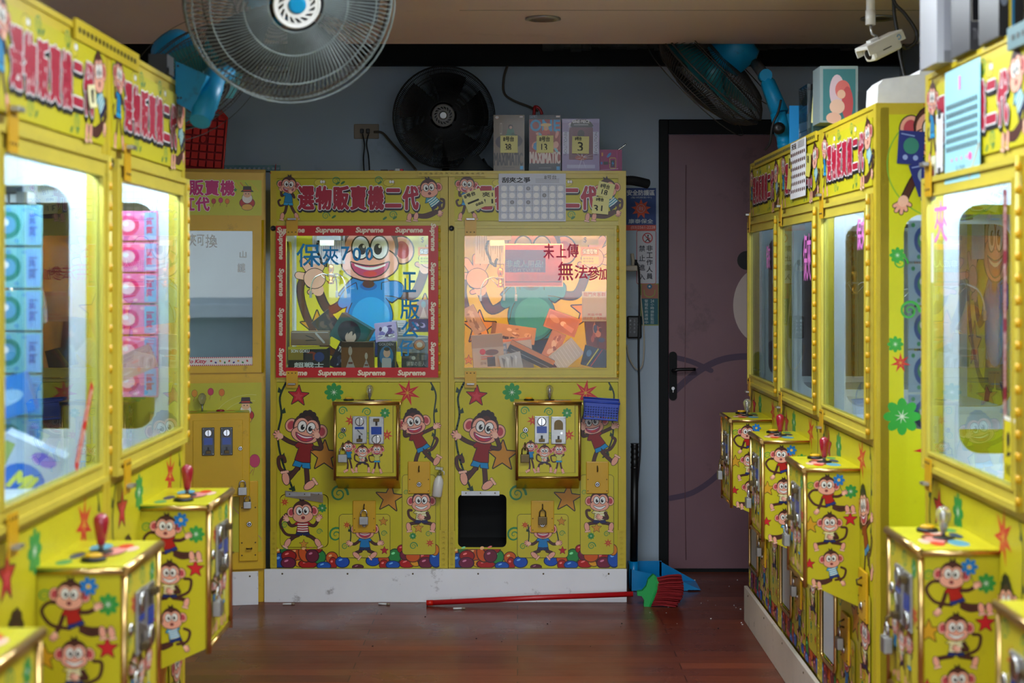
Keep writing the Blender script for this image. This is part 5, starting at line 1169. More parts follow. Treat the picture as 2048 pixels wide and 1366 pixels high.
o = part(None, 'plastic_crate', None, crate); o.location = (P(352, 0, 7.2).x, 7.25, TOPZ+.014); o.rotation_euler = (R(-4), R(4), 0); tag(o, 'red plastic slotted crate lid leaning on the wall above the old corner machine', 'crate')

# right row, on top
def disp(A, w, h):
    A.rect(0, 0, w, h, (150, 168, 172)); A.rect(6, 6, w-5, h-4, (70, 130, 138), 1); A.ell(w*.45, h*.45, w*.2, h*.3, (226, 200, 214), 2); A.ell(w*.60, h*.42, w*.2, h*.17, (226, 120, 118), 3); A.ell(w*.72, h*.66, w*.15, h*.3, (206, 90, 96), 3); A.ell(w*.56, h*.5, w*.11, h*.08, (244, 196, 170), 5); A.ell(w*.45, h*.72, w*.2, h*.13, (240, 200, 180), 6); A.ell(w*.36, h*.92, w*.2, h*.1, (238, 190, 170), 6)
carton('figure_box', 'clear fronted pale box with pink haired figurine print on the right row of machines', 'box', 1640, 1716, 245, 132, 5.35, .13, disp, (150, 168, 172), base=None)
b_ = root('display_case', 'clear acrylic display case beside the figurine box on the right row', 'case', (P(1626, 0, 5.5).x, 5.5, TOPZ))
part(None, 'case_shell', b_, lambda m: [m.box(-.02, .10, 0, .003, 0, .19, 'acrylic'), m.box(-.02, .10, .16, .163, 0, .19, 'acrylic'), m.box(-.02, -.017, 0, .163, 0, .19, 'acrylic'), m.box(.097, .10, 0, .163, 0, .19, 'acrylic'), m.box(-.02, .10, 0, .163, .187, .19, 'acrylic')])
part(None, 'case_contents', b_, lambda m: (m.cbox(.0, .08, .03, .13, .004, .10, .006, 'teal_steel'), m.cbox(.02, .07, .05, .12, .10, .15, .02, 'blade_teal')))
note('yellow note on the left side of the acrylic display case', (P(1626, 0, 5.5).x+.01, 5.495, TOPZ+.10), .03, .09, 4, [('8', .3, .1, .7, .3), ('22', .2, .5, .8, .8)], curl=.001)
note('bright blue card standing on the right row behind the fan bracket', P(1597, 251, 5.9), .068, .145, 0, [], (20, 150, 225), name='blue_card', cat='card', curl=0)
o = part(None, 'acrylic_sheet', None, lambda m: m.box(P(1716, 0, 4.95).x, P(1746, 0, 4.95).x+.0, 4.95, 4.955, TOPZ, TOPZ+.10, 'acrylic')); tag(o, 'small clear acrylic sheet standing between the figurine box and white foam slab', 'sheet')
def styro(m):
    x0 = RX+.10; m.poly
    q = [(P(1751, 0, 4.4).x, TOPZ+.001), (P(1872, 0, 4.4).x, TOPZ+.001), (P(1872, 0, 4.4).x, P(0, 140, 4.4).z), (P(1838, 0, 4.4).x, P(0, 141, 4.4).z), (P(1835, 0, 4.4).x, P(0, 150, 4.4).z), (P(1764, 0, 4.4).x, P(0, 160, 4.4).z), (P(1753, 0, 4.4).x, P(0, 172, 4.4).z)]
    m.slab(q, [], (0, 4.38, 0), (1,0,0), (0,0,1), (0,-1,0), .14, 'styro')
o = part(None, 'foam_slab', None, styro); tag(o, 'white broken foam slab lying on the machine with the printed side panel', 'foam slab')
def tall(A, w, h): A.rect(0, 0, w, h, (166, 168, 176)); A.rect(14, 0, 30, h-24, (140, 142, 150), 1); A.rect(14, h-24, 30, h, (104, 106, 112), 1); A.rect(32, 0, 40, h, (190, 194, 184), 1)
def dark(A, w, h): A.rect(0, 0, w, h, (52, 52, 58)); A.rr(4, 0, 26, h*.62, 1, (18, 18, 22), 1, ow=1, oc=(190, 185, 175)); A.text('TNT', 6, h*.72, 24, h*.86, (120, 120, 126), 1); A.ell(48, h*.35, 8, 14, (90, 120, 150), 1, rot=20); A.rect(40, 0, w, h*.3, (24, 24, 28), 1)
GT = 'boxes on top of the machine with the light blue sheet'
carton('product_box', 'tall pale grey box standing on the machine with the light blue number sheet', 'box', 1874, 1938, 118, -60, 3.53, .15, tall, (164, 166, 174), base=TOPZ, group=GT)
carton('product_box', 'dark box with a cream framed window on the machine with the light blue number sheet', 'box', 1940, 1996, 95, -60, 3.34, .15, dark, (40, 40, 46), base=TOPZ, group=GT)
carton('product_box', 'black box with yellow and blue edge at the top right corner of the photo', 'box', 1998, 2048, 75, -60, 3.15, .14, lambda A, w, h: (A.rect(0, 0, w, h, (26, 26, 30)), A.rect(w*.4, 0, w*.5, h, (206, 186, 40), 1), A.rect(w*.5, 0, w*.62, h, (30, 110, 160), 1), A.ell(w*.2, h*.4, 8, 20, (110, 120, 140), 1)), (30, 30, 34), base=TOPZ, group=GT)
o = part(None, 'slotted_strip', None, lambda m: (m.box(.935, .9495, 2.90, 3.08, 1.862, 1.905, 'teal_steel'), [m.box(.934, .935, 2.915+.03*k, 2.93+.03*k, 1.878, 1.888, 'black') for k in range(5)])); tag(o, 'green grey slotted strip joining the two nearest machines of the right row', 'strip')
o = part(None, 'slotted_strip', None, lambda m: (m.box(LX-.0, LX+.006, 3.10, 3.62, 1.890, 1.930, 'paint'), [m.box(LX+.006, LX+.007, 3.12+.03*k, 3.135+.03*k, 1.905, 1.915, 'black') for k in range(16)])); tag(o, 'yellow slotted strip joining the tops of the left row machines', 'strip')
o = part(None, 'slotted_strip', None, lambda m: (m.box(RX-.006, RX, 5.20, 6.55, 1.872, 1.903, 'paint'), [m.box(RX-.007, RX-.006, 5.22+.03*k, 5.235+.03*k, 1.882, 1.892, 'black') for k in range(44)])); tag(o, 'yellow slotted strip running along the tops of the three far right machines', 'strip')

# papers on the headers
def sheetgrid(cols, rows, x0, y0, x1, y1, dot, c):
    def g(A):
        for r_ in range(rows):
            for k in range(cols): dot(A, x0+(x1-x0)*(k+.5)/cols, y0+(y1-y0)*(r_+.5)/rows)
    return g
def s8(A):
    asp = 134/96.
    A.text('刮夾之爭', .05, .08, .47, .19, (40,40,46), 2, bold=.003); A.text('8号台', .68, .03, .86, .12, (60,60,60), 2)
    for k in range(3): A.stroke([(.55, .115+.032*k), (.90, .115+.032*k)], .006, (120,120,130), 2)
    for k in range(9): A.stroke([(.02+.96*k/8, .24), (.02+.96*k/8, .96)], .004, (120, 124, 136), 2)
    for k in range(6): A.stroke([(.02, .24+.144*k), (.98, .24+.144*k)], .004, (120, 124, 136), 2)
    for r_ in range(5):
        for k in range(8):
            x, y = .08+.12*k, .312+.144*r_
            if (k, r_) in ((3, 0), (1, 2), (3, 2), (5, 1)): A.ell(x, y, .030, .042, (140, 142, 150), 3, n=12); A.ell(x, y, .018, .03, (180, 182, 190), 4, n=9)
            else: A.ell(x, y, .042, .058, (248, 249, 252), 3, n=16)
Y8 = 7.111
note('white scratch sheet with forty round fields taped over the header of the open chute machine', P(1064.5, 395, Y8), .296, .211, 0, [s8], (216, 222, 236), name='paper_sheet', cat='paper', curl=.001)
note('tilted sticky note at the left of the open chute machine header', P(948, 401, Y8), .085, .085, -22, [('8号台', .1, .05, .7, .25), ('一', .15, .5, .75, .58), ('888', .5, .7, .9, .9)], group=GN)
note('half covered sticky note with two ones beside the scratch sheet', P(976, 397, Y8+.002), .062, .07, -2, [('夾1', .1, .1, .85, .4), ('11', .2, .55, .85, .9)], group=GN)
note('sticky note reading 18 at the right end of the open chute machine header', P(1211, 380, Y8), .073, .066, 14, [('8号台', .15, .12, .7, .42), ('18', .3, .5, .65, .85)], group=GN)
note('sticky note reading 31 under the one reading 18', P(1201, 411, Y8-.001), .073, .075, 5, [('8号台', .2, .05, .65, .25), ('31', .1, .5, .62, .9)], group=GN)
def s2(A):
    A.text('天元', .1, .04, .4, .13, (60,50,50), 2, bold=.004)
    for k in range(5): A.stroke([(.5, .03+.025*k), (.92, .03+.025*k)], .008, (120,120,120), 2)
    for r_ in range(6):
        for k in range(8): A.ell(.08+.12*k, .22+.13*r_, .040, .034, (96, 60, 50), 2, n=10)
note('white sheet with six rows of brown ovals on a right row machine header', (RX-.009, 5.50, 1.80), .30, .195, 0, [s2], (232, 232, 236), 'W', name='paper_sheet', cat='paper', curl=.001)
def s4(A):
    for r_ in range(6):
        for k in range(12): A.rect(.06+.075*k, .30+.075*r_, .10+.075*k, .345+.075*r_, (52, 58, 66), 2)
    A.rect(.42, .08, .47, .2, (235, 120, 190), 2); A.ell(.74, .80, .05, .035, (245, 90, 160), 2)
    for k in range(4): A.ell(.22+.14*k, .80, .02, .018, (235, 140, 190), 2)
    A.text('5/30', .34, .86, .6, .92, (90, 120, 150), 2); A.stroke([(.98, .72), (.72, .98)], .03, (190, 180, 150), 2)
note('large light blue sheet with a grid of dark numbers hanging over the nearest visible header', (.944, 3.42, 1.757), .27, .245, 0, [s4], (150, 208, 222), 'W', name='paper_sheet', cat='paper', curl=.001)
note('white folded price tag with black clips beside the light blue sheet', (.944, 3.60, 1.73), .055, .13, 0, [lambda A: (A.rect(.3, -.08, .7, .08, (20,20,22), 1), A.rect(.3, .92, .7, 1.06, (20,20,22), 1))], (222, 222, 226), 'W', name='price_tag', cat='tag', curl=.001)
note('pale green paper strip hanging under the white price tag', (.944, 3.655, 1.655), .04, .10, 0, [lambda A: A.ell(.5, .4, .25, .1, (240, 160, 190), 1)], (214, 222, 196), 'W', name='paper_strip', cat='paper', curl=.001)
for y_, z_, lb in ((5.66, 1.80, 'crumpled yellow note left of the printed oval sheet'), (5.30, 1.80, 'yellow note right of the printed oval sheet')):
    note(lb, (RX-.009, y_, z_), .08, .12 if y_ > 5.5 else .075, 6, [('8', .3, .1, .6, .4)], (200, 190, 90), 'W')
note('small cream note stuck on the middle left row header beside the printed monkey', (LX+.009, 3.20, 1.79), .055, .045, -8, [('1', .4, .2, .6, .8)], (226, 218, 170), 'E')
random.seed(11)
for k, (x, z, r_) in enumerate(((1.02, 1.80, 4), (1.06, 1.72, -18), (1.10, 1.80, 8), (1.08, 1.70, 2), (1.13, 1.70, 12), (1.12, 1.76, -6))):
    def cd(A, k=k): A.ell(.5, .45, .3, .25, ((50,130,110), (150,170,190), (60,140,120))[k % 3], 2); A.ell(.3, .8, .1, .08, (150,170,220), 3); A.ell(.7, .8, .1, .08, (150,170,220), 3); A.stroke([(.1, .1), (.6, .15)], .04, (130, 150, 210), 2)
    x += .04
    note(['topmost', 'leftmost tilted', 'upper right', 'lowest left', 'lowest right', 'middle'][k] + ' blue card of the cluster on the printed side panel', (x, 4.346-.003*k, z-.02), .07, .09, r_, [cd], (26, 40, 120), name='collector_card', cat='card', group='blue cards on the printed side panel', curl=.001)

# ------------------------------------------------------------------ on the back wall
YS = YW
def wallflat(name, label, cat, x0, y0, x1, y1, fn, th_=.002, mt='paperprint', Z=None):
    Z = Z or YS; mb = MB(); a, b = P(x0, y1, Z), P(x1, y0, Z); mb.box(a.x, b.x, Z-th_-.001, Z-.001, a.z, b.z, mt, (200,200,200))
    k = Z/FPX; fn(Art(mb, P(0, 0, Z) + Vector((0, -th_-.001, 0)), (k, 0, 0), (0, 0, -k), (0, -1, 0), mt)); o = link(name, mb.mesh(name)); return tag(o, label, cat)
def sg1(A):
    A.rect(1250, 376, 1312, 450, (34, 66, 130)); A.text('安全防護區', 1254, 380, 1309, 391, (215, 220, 225), 1, bold=.3); A.text('(監視錄影中)', 1262, 393, 1303, 397.5, (190, 200, 215), 1)
    star(A, 1282, 418, 20, (228, 90, 50), 1, 0, ow=.001, n=9, k=.55); A.ell(1282, 417, 7.5, 7.5, (228, 90, 50), 4, ow=.8, oc=(200, 205, 225)); A.text('保全', 1277, 413, 1287, 421, (215, 200, 215), 6)
    A.text('康泰保全', 1257, 438, 1306, 447, (200, 210, 215), 1, bold=.2); A.rect(1250, 450, 1312, 461, (214, 90, 76), 1); A.text('(03)2561-2228', 1262, 452, 1310, 459, (240, 200, 195), 2)
wallflat('security_sign', 'blue security company sign with an orange sun on the wall beside the door frame', 'sign', 1250, 376, 1312, 461, sg1)
def sg2(A):
    A.rr(1274, 462, 1311, 567, 3, (206, 206, 212), 0, ow=1.2, oc=(190, 60, 66)); A.ell(1295, 476, 8.5, 8.5, (214, 214, 220), 2, ow=2, oc=(190, 50, 56)); A.ell(1296, 471, 1.6, 1.6, (30,30,34), 4); A.stroke([(1296, 473), (1295, 478), (1299, 483)], 1.8, (30,30,34), 4); A.stroke([(1295, 478), (1291, 483)], 1.6, (30,30,34), 4); A.stroke([(1292, 475), (1300, 477)], 1.2, (30,30,34), 4); A.stroke([(1289, 470), (1301, 482)], 1.6, (190, 50, 56), 5)
    for k, ch in enumerate('禁止進入'): A.text(ch, 1278, 491+k*19, 1290, 503+k*19, (70, 70, 82), 2, bold=.25)
    for k, ch in enumerate('非工作人員'): A.text(ch, 1293, 491+k*14, 1305, 502+k*14, (52, 52, 62), 2, bold=.3)
wallflat('warning_sign', 'white staff only sign with red border and crossed walking figure', 'sign', 1273, 461, 1312, 568, sg2)
def sg3(A):
    A.rect(1281, 567, 1317, 651, (150, 160, 70)); A.rect(1283, 569, 1316, 597, (170, 110, 90), 1); A.ell(1299, 573, 5, 5, (50, 110, 140), 2); A.ell(1299, 573, 2, 2, (220,220,220), 3); A.stroke(smooth([(1288, 580), (1290, 590), (1299, 594), (1308, 590), (1310, 580)]), 2, (150, 160, 80), 2); A.rect(1283, 597, 1316, 649, (30, 96, 108), 1)
    for k, ch in enumerate(('24', '小', '時', '錄', '影', '監', '控')): A.text(ch, 1301, 599+k*7.1, 1308, 605+k*7.1, (200, 214, 212), 2)
    for k, ch in enumerate('警報系統連線中'): A.text(ch, 1289, 599+k*7.1, 1296, 605+k*7.1, (200, 214, 212), 2)
wallflat('alarm_sticker', 'small teal alarm sticker with two columns of characters below the staff only sign', 'sticker', 1281, 567, 1317, 651, sg3)
kp = root('keypad', 'black number keypad with lit digits on the wall beside the open chute machine', 'keypad', P(1268, 654, YS))
part(None, 'keypad_body', kp, lambda m: m.cbox(-.036, .036, -.03, -.001, -.055, .055, .008, 'black'))
def keys(m):
    A = Art(m, (0, -.0305, 0), (.00243, 0, 0), (0, 0, -.00243), (0,-1,0), 'paperprint')
    for k, ch in enumerate('123456789*0#'): x, y = -8+8*(k % 3), -13+7.5*(k//3); A.text(ch, x-1.6, y-2.2, x+1.6, y+2.2, (190, 195, 200), 1)
part(None, 'keys', kp, keys)
sk = root('wall_socket', 'brown wall socket plate with two black plugs left of the wall fan', 'socket', P(733, 263, YS))
part(None, 'socket_plate', sk, lambda m: m.cbox(-.061, .061, -.008, 0, -.036, .036, .004, 'tan'))
for dx in (-.020, .009): part(None, 'plug', sk, lambda m: (m.cbox(dx-.008, dx+.008, -.032, -.008, -.011, .011, .003, 'black')), 'small black plug')
cable('thin black lead hanging from the left plug of the wall socket', [P(725, 268, YS-.04), P(729, 290, YS-.05), P(727, 315, YS-.06), P(728, 342, YS-.1)], .0035)
cable('thin black lead hanging from the middle plug of the wall socket', [P(737, 268, YS-.04), P(733, 288, YS-.05), P(737, 312, YS-.06), P(739, 342, YS-.1)], .0035)
cable('thick grey lead sweeping from the wall socket towards the wall fan', [P(748, 264, YS-.015), P(765, 266, YS-.03), P(785, 288, YS-.06), P(815, 320, YS-.15), P(832, 340, YS-.3)], .006, 'cable_grey')
cable('brown grey cable coming down the wall from the ceiling to the figure boxes', [P(1016, 128, YS-.02), P(1008, 155, YS-.02), P(1008, 185, YS-.02), P(1025, 200, YS-.03), P(1060, 214, YS-.04), P(1075, 222, YS-.1)], .006, 'cable_grey')
cable('dark red cable clip poking up behind the red and blue figure box', [P(1066, 346, 7.4), P(1068, 228, 7.4), P(1072, 214, 7.4), P(1080, 219, 7.4), P(1084, 229, 7.4)], .007, 'red')
def hose(m):
    pts = [P(1244, 362, 7.3), P(1262, 361, 7.3), P(1280, 364, 7.32), P(1296, 368, 7.34)]; q = smooth([tuple(p) for p in pts], 12); m.tube(q, [.020 + .0025*(i % 2) for i in range(len(q))], 'blackmatt', n=14)
o = part(None, 'corrugated_hose', None, hose); tag(o, 'short black corrugated hose end beside the open chute machine', 'hose')
cable('long black power cable hanging down the wall beside the door frame', [P(1266, 520, 7.78), P(1277, 535, 7.78), P(1279, 600, 7.80), P(1277, 700, 7.81), P(1279, 800, 7.81), P(1280, 900, 7.81), P(1273, 985, 7.80), P(1271, 1050, 7.80)], .005)
cable('thin cream cable looping down the wall past the keypad', [P(1281, 590, 7.82), P(1287, 650, 7.82), P(1288, 700, 7.82), P(1284, 732, 7.82), P(1272, 738, 7.82), P(1258, 715, 7.82), P(1254, 690, 7.82)], .0035, 'cable_white')
ps = root('socket_adapter', 'cream socket adapter with two plugs beside the right edge of the open chute machine', 'adapter', P(1262, 536, 7.76))
part(None, 'adapter_body', ps, lambda m: m.cbox(-.03, .028, -.05, .04, -.015, .012, .006, 'cable_white'))
part(None, 'plug', ps, lambda m: (m.tube([(.008, -.01, .012), (.010, -.01, .035), (.004, -.01, .07)], .008, 'cable_white', n=8), m.tube([(.02, 0, .012), (.024, 0, .04)], .007, 'cable', n=8)))

# ------------------------------------------------------------------ hung on the machines
bk = root('plastic_basket', 'small blue plastic basket hung beside the coin box of the open chute machine', 'basket', (P(1164, 0, 7.1).x, 7.118, P(0, 838, 7.05).z))
def bkf(m):
    w, h, d = .158, .078, .075
    def wall(x0, x1, zt_, y0, y1, nx, nz, dx):
        hs = []
        for i in range(nx):
            for j in range(nz): u0, v0 = .006+(w-.012)*i/nx, .008+(h-.024)*j/nz; hs.append([(u0+.002, v0+.002), (u0+(w-.012)/nx-.002, v0+.002), (u0+(w-.012)/nx-.002, v0+(h-.024)/nz-.002), (u0+.002, v0+(h-.024)/nz-.002)])
        return hs
    hs = wall(0, 0, 0, 0, 0, 13, 5, 0)
    taper = lambda q: q
    m.slab([(.008, 0), (w-.008, 0), (w, h), (0, h)], hs, (0, -d, 0), (1,0,0), (0,0,1), (0,-1,0), .002, 'basket')
    m.slab([(.008, 0), (w-.008, 0), (w, h), (0, h)], hs, (0, -.004, .012), (1,0,0), (0,0,1), (0,-1,0), .002, 'basket')
    m.box(.004, .006, -d, -.004, 0, h, 'basket'); m.box(w-.006, w-.004, -d, -.004, 0, h, 'basket'); m.box(.006, w-.006, -d, -.004, 0, .002, 'basket')
    m.tube([(0, -d, h), (w, -d, h), (w, -.004, h+.012), (0, -.004, h+.012)], .004, 'basket', n=6, closed=True)
part(None, 'basket_body', bk, bkf)
bk.rotation_euler = (0, R(4), 0)
sb = root('spray_bottle', 'small white spray bottle hanging between the two back wall machines', 'bottle', (P(874, 0, 7.09).x, 7.075, P(0, 993, 7.08).z)); sb.rotation_euler = (0, R(7), 0)
part(None, 'bottle_body', sb, lambda m: m.lathe([(.018, 0), (.022, .004), (.022, .062), (.018, .078), (.011, .088), (.011, .094)], (0,0,0), (0,0,1), 'whiteplastic', n=20))
part(None, 'spray_head', sb, lambda m: (m.lathe([(.013, .092), (.013, .105), (.008, .108), (.008, .116)], (0,0,0), (0,0,1), 'clearplastic', n=16), m.cbox(-.024, .014, -.007, .007, .116, .132, .003, 'clearplastic'), m.tube([(.006, 0, .118), (.018, 0, .112), (.020, 0, .098)], .003, 'whiteplastic', n=6)))

# ------------------------------------------------------------------ on the floor
br = root('broom', 'broom lying on the floor with red handle, green head and dark red bristles', 'broom', (0, 0, 0))
BY = 7.02
part(None, 'handle', br, lambda m: (m.tube([P(853, 1206, BY), P(1060, 1196, BY), P(1266, 1188, BY)], .0115, 'red', n=14), m.tube([P(853, 1206, BY), P(866, 1205.5, BY)], .0125, 'redplastic', n=14)))
def bhead(m):
    q = [(1274,1182),(1284,1181),(1292,1172),(1296,1158),(1306,1148),(1312,1152),(1317,1164),(1314,1180),(1308,1196),(1302,1210),(1301,1221),(1294,1219),(1287,1211),(1288,1199),(1283,1191),(1274,1190)]
    pts = [(P(x, y, BY).x, P(x, y, BY).z) for x, y in q]; m.slab(pts, [], (0, BY-.016, 0), (1,0,0), (0,0,1), (0,-1,0), .034, 'green')
    m.tube([P(1311, 1153, BY-.017), P(1313, 1178, BY-.019), P(1303, 1204, BY-.019), P(1298, 1218, BY-.017)], .004, 'green', n=6)
part(None, 'broom_head', br, bhead)
def brist(m):
    random.seed(2)
    for k in range(420):
        t = random.random(); e = random.random()
        x0, y0 = 1313 + 3*math.sin(math.pi*t) - 14*t, 1155+62*t; x1, y1 = 1357 + 8*math.sin(math.pi*min(1, t+.1)) - 20*max(0, t-.55), 1149+74*t
        Y0 = BY-.014+.028*e; Y1 = BY-.04+.075*e; a, b = P(x0, y0, Y0), P(x1+random.uniform(-3, 3), y1+random.uniform(-2, 2), Y1); b.z = max(b.z, .004); a.z = max(a.z, .004)
        mid = (a+b)/2 + Vector((0, 0, .004)); m.tube([a, mid, b], .0016, 'bristle', n=4, caps=False)
o = part(None, 'bristles', br, brist); o['kind'] = 'stuff'
dp = root('dustpan', 'blue dustpan with tall black handle standing behind the broom head', 'dustpan', (P(1267, 0, 7.45).x, 7.45, 0))
def pan(m):
    x0 = -.02; t_ = .003
    m.box(x0, .24, -.10, .12, .002, .006, 'blueplastic'); m.box(x0, .14, .117, .12, .002, .10, 'blueplastic'); m.box(x0, x0+.004, -.10, .12, .002, .10, 'blueplastic')
    n = m.add([(x0, -.10, .006), (.30, -.10, .006), (.20, -.10, .05), (x0, -.10, .10), (x0, -.097, .006), (.30, -.097, .006), (.20, -.097, .05), (x0, -.097, .10)]); m.face((n, n+1, n+2, n+3), 'blueplastic'); m.face((n+7, n+6, n+5, n+4), 'blueplastic'); m.face((n+1, n+5, n+6, n+2), 'blueplastic'); m.face((n+2, n+6, n+7, n+3), 'blueplastic')
    n = m.add([(.13, .12, .10), (.30, .12, .006), (.24, .12, .006), (.13, .12, .006), (.13, .117, .10), (.30, .117, .006), (.24, .117, .006), (.13, .117, .006)]); m.face((n, n+1, n+2, n+3), 'blueplastic'); m.face((n+7, n+6, n+5, n+4), 'blueplastic'); m.face((n, n+4, n+5, n+1), 'blueplastic')
    m.poly([(.20, -.10, .005), (.30, -.10, .005), (.30, .12, .005), (.20, .12, .005)], 'blueplastic')
part(None, 'pan', dp, pan)
part(None, 'ferrule', dp, lambda m: m.tube([(-.005, -.06, .006), (-.003, -.06, .13)], .021, 'blueplastic', n=14))
part(None, 'handle', dp, lambda m: (m.tube([(-.003, -.06, .12), (.001, -.06, .57)], .0175, 'black', n=14), m.tube([(.001, -.06, .55+.008*k) for k in range(16)], [.0165+.003*(k % 3 == 1) + (.004 if k == 15 else 0) for k in range(16)], 'black', n=14)))
o = part(None, 'wood_strip', None, lambda m: m.tube([(P(1254, 0, 7.3).x, 7.3, .003), (P(1251, 0, 7.3).x, 7.34, .135)], .006, 'cable_grey', n=4)); tag(o, 'thin brown wooden strip leaning at the right end of the white kick board', 'strip')
for k, (px, py, a) in enumerate(((577, 1210, 8), (768, 1210, -12), (918, 1219, 5))):
    Y = 1.43*FPX/(py-VY); p = P(px, py, Y); mb = MB(); c, s_ = math.cos(R(a)), math.sin(R(a)); mb.tube([(-.025*c, -.025*s_, 0), (.012*c, .012*s_, 0)], .0042, 'whiteplastic', n=8); mb.tube([(.012*c, .012*s_, 0), (.027*c, .027*s_, 0)], .0043, 'tan', n=8)
    o = link('cigarette_butt', mb.mesh('cigarette_butt')); o.location = (p.x, p.y, .0045); tag(o, 'cigarette butt on the floor ' + ('near the left end of the white kick board', 'below the middle of the taped machine', 'under the left end of the broom handle')[k], 'cigarette butt', 'cigarette butts on the wooden floor')
def floor_bits(m):
    random.seed(4)
    for k in range(46):
        px, py = random.uniform(1290, 1500), random.uniform(1150, 1270); 
        if k > 26: px, py = random.uniform(560, 1250), random.uniform(1212, 1300)
        p = P(px, py, 1.43*FPX/(py-VY)); r_ = random.uniform(.001, .003); m.box(p.x-r_, p.x+r_, p.y-r_, p.y+r_, 0.0005, r_, 'styro' if k < 20 else 'blackmatt')
o = part(None, 'floor_crumbs', None, floor_bits); tag(o, 'white and dark crumbs scattered over the wooden floor', 'crumbs', kind='stuff')

# ------------------------------------------------------------------ prizes inside the machines
def prize(name, label, cat, px, py, wpx, hpx, Z, dep, tilt, yaw, col, fn, group, pitch=0, mt='gloss'):
    k = Z/FPX; w, h = wpx*k, hpx*k; c = P(px, py, Z); t = root(name, label, cat, (c.x, c.y+dep/2, c.z), 0, group); t.rotation_euler = (R(pitch), R(tilt), R(yaw))
    part(None, 'box_body', t, lambda m: m.cbox(-w/2, w/2, -dep/2, dep/2, -h/2, h/2, .0015, mt, col))
    if fn: part(None, 'printed_front', t, lambda m: fn(Art(m, (-w/2, -dep/2, h/2), (k, 0, 0), (0, 0, -k), (0, -1, 0), mt), wpx, hpx))
    return t
def pic(bgc, cols, txt=None, seed=1, tc_=(230,230,230), ty=.8, n=14):
    def f(A, w, h):
        A.rect(0, 0, w, h, bgc); rs = random.Random(seed)
        for k in range(n):
            a, b = rs.uniform(2, w*.16), rs.uniform(2, h*.2); x, y = rs.uniform(a+b, max(a+b+1, w-a-b)), rs.uniform(a+b, max(a+b+1, h-a-b)); A.ell(min(x, w-a-1), min(y, h-b-1), a, b, cols[k % len(cols)], 1+k % 6, rot=rs.uniform(-15, 15), n=9)
        if txt: A.text(txt, w*.1, h*(ty-.1), w*.9, h*(ty+.08), tc_, 9, bold=.3)
    return f
G7, G8 = 'prize boxes in the red taped machine', 'prize boxes in the orange lit machine'
def two_fig(A, w, h):
    A.rect(0, 0, w, h, (120, 78, 44)); A.rect(0, 0, w, h*.2, (60, 44, 34), 1)
    for x, y, s in ((18, 26, 1.0), (50, 34, .75)): A.poly([(x, y), (x-9*s, h-2), (x+10*s, h-2)], (170, 160, 155), 2); A.ell(x, y-8*s, 4*s, 9*s, (196, 178, 160), 3); A.rect(x-4*s, y+14*s, x+5*s, y+18*s, (110, 50, 44), 4)
prize('prize_box', 'brown prize box with two pale robed figures', 'box', 715, 711, 65, 54, 7.20, .05, 0, 0, (90, 62, 40), two_fig, G7)
prize('prize_box', 'blue prize box with a pale figure beside the brown robed figures box', 'box', 773, 711, 35, 54, 7.20, .05, 0, -4, (50, 60, 70), lambda A, w, h: (A.rect(0, 0, w, h, (52, 62, 72)), A.ell(18, 28, 14, 20, (40, 120, 175), 1), A.ell(19, 22, 7, 9, (214, 176, 158), 3), A.rr(9, 32, 28, 53, 3, (190, 188, 190), 3), A.ell(19, 14, 6, 4, (30, 28, 34), 5), A.text('GOLDEN', 3, 2, 32, 7, (190,190,195), 2)), G7)
prize('prize_box', 'black and yellow prize box with white lettering in the lower left of the taped machine', 'box', 617, 716, 82, 44, 7.20, .05, 0, 3, (24, 22, 24), lambda A, w, h: (A.rect(0, 0, w, h, (26, 24, 28)), A.poly([(0, 0), (82, 0), (76, 4), (0, 5)], (206, 196, 60), 1), A.rect(0, 5, 30, 26, (150, 130, 50), 1), A.text('SON GOKU', 6, 5, 42, 11, (225, 225, 225), 3, bold=.3), A.ell(46, 18, 12, 9, (150, 60, 40), 2), A.ell(62, 20, 10, 10, (40, 60, 120), 2), A.rect(33, 13, 49, 40, (50, 46, 50), 4), A.text('超戦士', 12, 31, 70, 41, (215, 215, 215), 5, bold=.4)), G7)
prize('clear_tray_box', 'clear topped brown tray box in the left of the taped machine', 'box', 618, 677, 76, 28, 7.24, .12, 0, 4, (120, 96, 74), lambda A, w, h: (A.rect(0, 0, w, h, (132, 106, 82)), A.stroke([(30, 8), (46, 14)], 2, (60, 50, 44), 1), A.stroke([(30, 18), (50, 17)], 2, (60, 50, 44), 1), A.stroke([(50, 4), (66, 22)], 4, (196, 190, 186), 2), A.stroke([(2, 2), (74, 2)], 1.2, (210, 205, 200), 2)), G7)
prize('prize_box', 'dark prize box tilted at the left of the pile in the taped machine', 'box', 652, 650, 44, 46, 7.43, .09, -40, 8, (34, 30, 34), pic((38, 32, 36), [(60,50,50), (90,70,60), (30,26,30)], None, 3), G7)
prize('prize_box', 'large teal and black prize box tilted across the middle of the pile', 'box', 703, 665, 70, 52, 7.31, .09, 30, -6, (24, 60, 58), lambda A, w, h: (A.rect(0, 0, w, h, (36, 84, 80)), A.ell(32, 26, 24, 22, (30, 30, 34), 1), A.ell(40, 34, 11, 12, (206, 178, 158), 2), A.poly([(22, 14), (48, 10), (52, 26), (44, 20), (42, 30), (36, 20), (32, 32), (28, 22)], (28, 28, 32), 4), A.text('Joker', 50, 38, 67, 47, (200, 210, 205), 3)), G7)
prize('prize_box', 'navy prize box leaning behind the brown robed figures box', 'box', 682, 712, 30, 54, 7.255, .04, 28, 0, (24, 28, 48), pic((26, 30, 52), [(70,80,110), (150,160,180), (30,34,60)], 'TEAM', 5, ty=.3), G7)
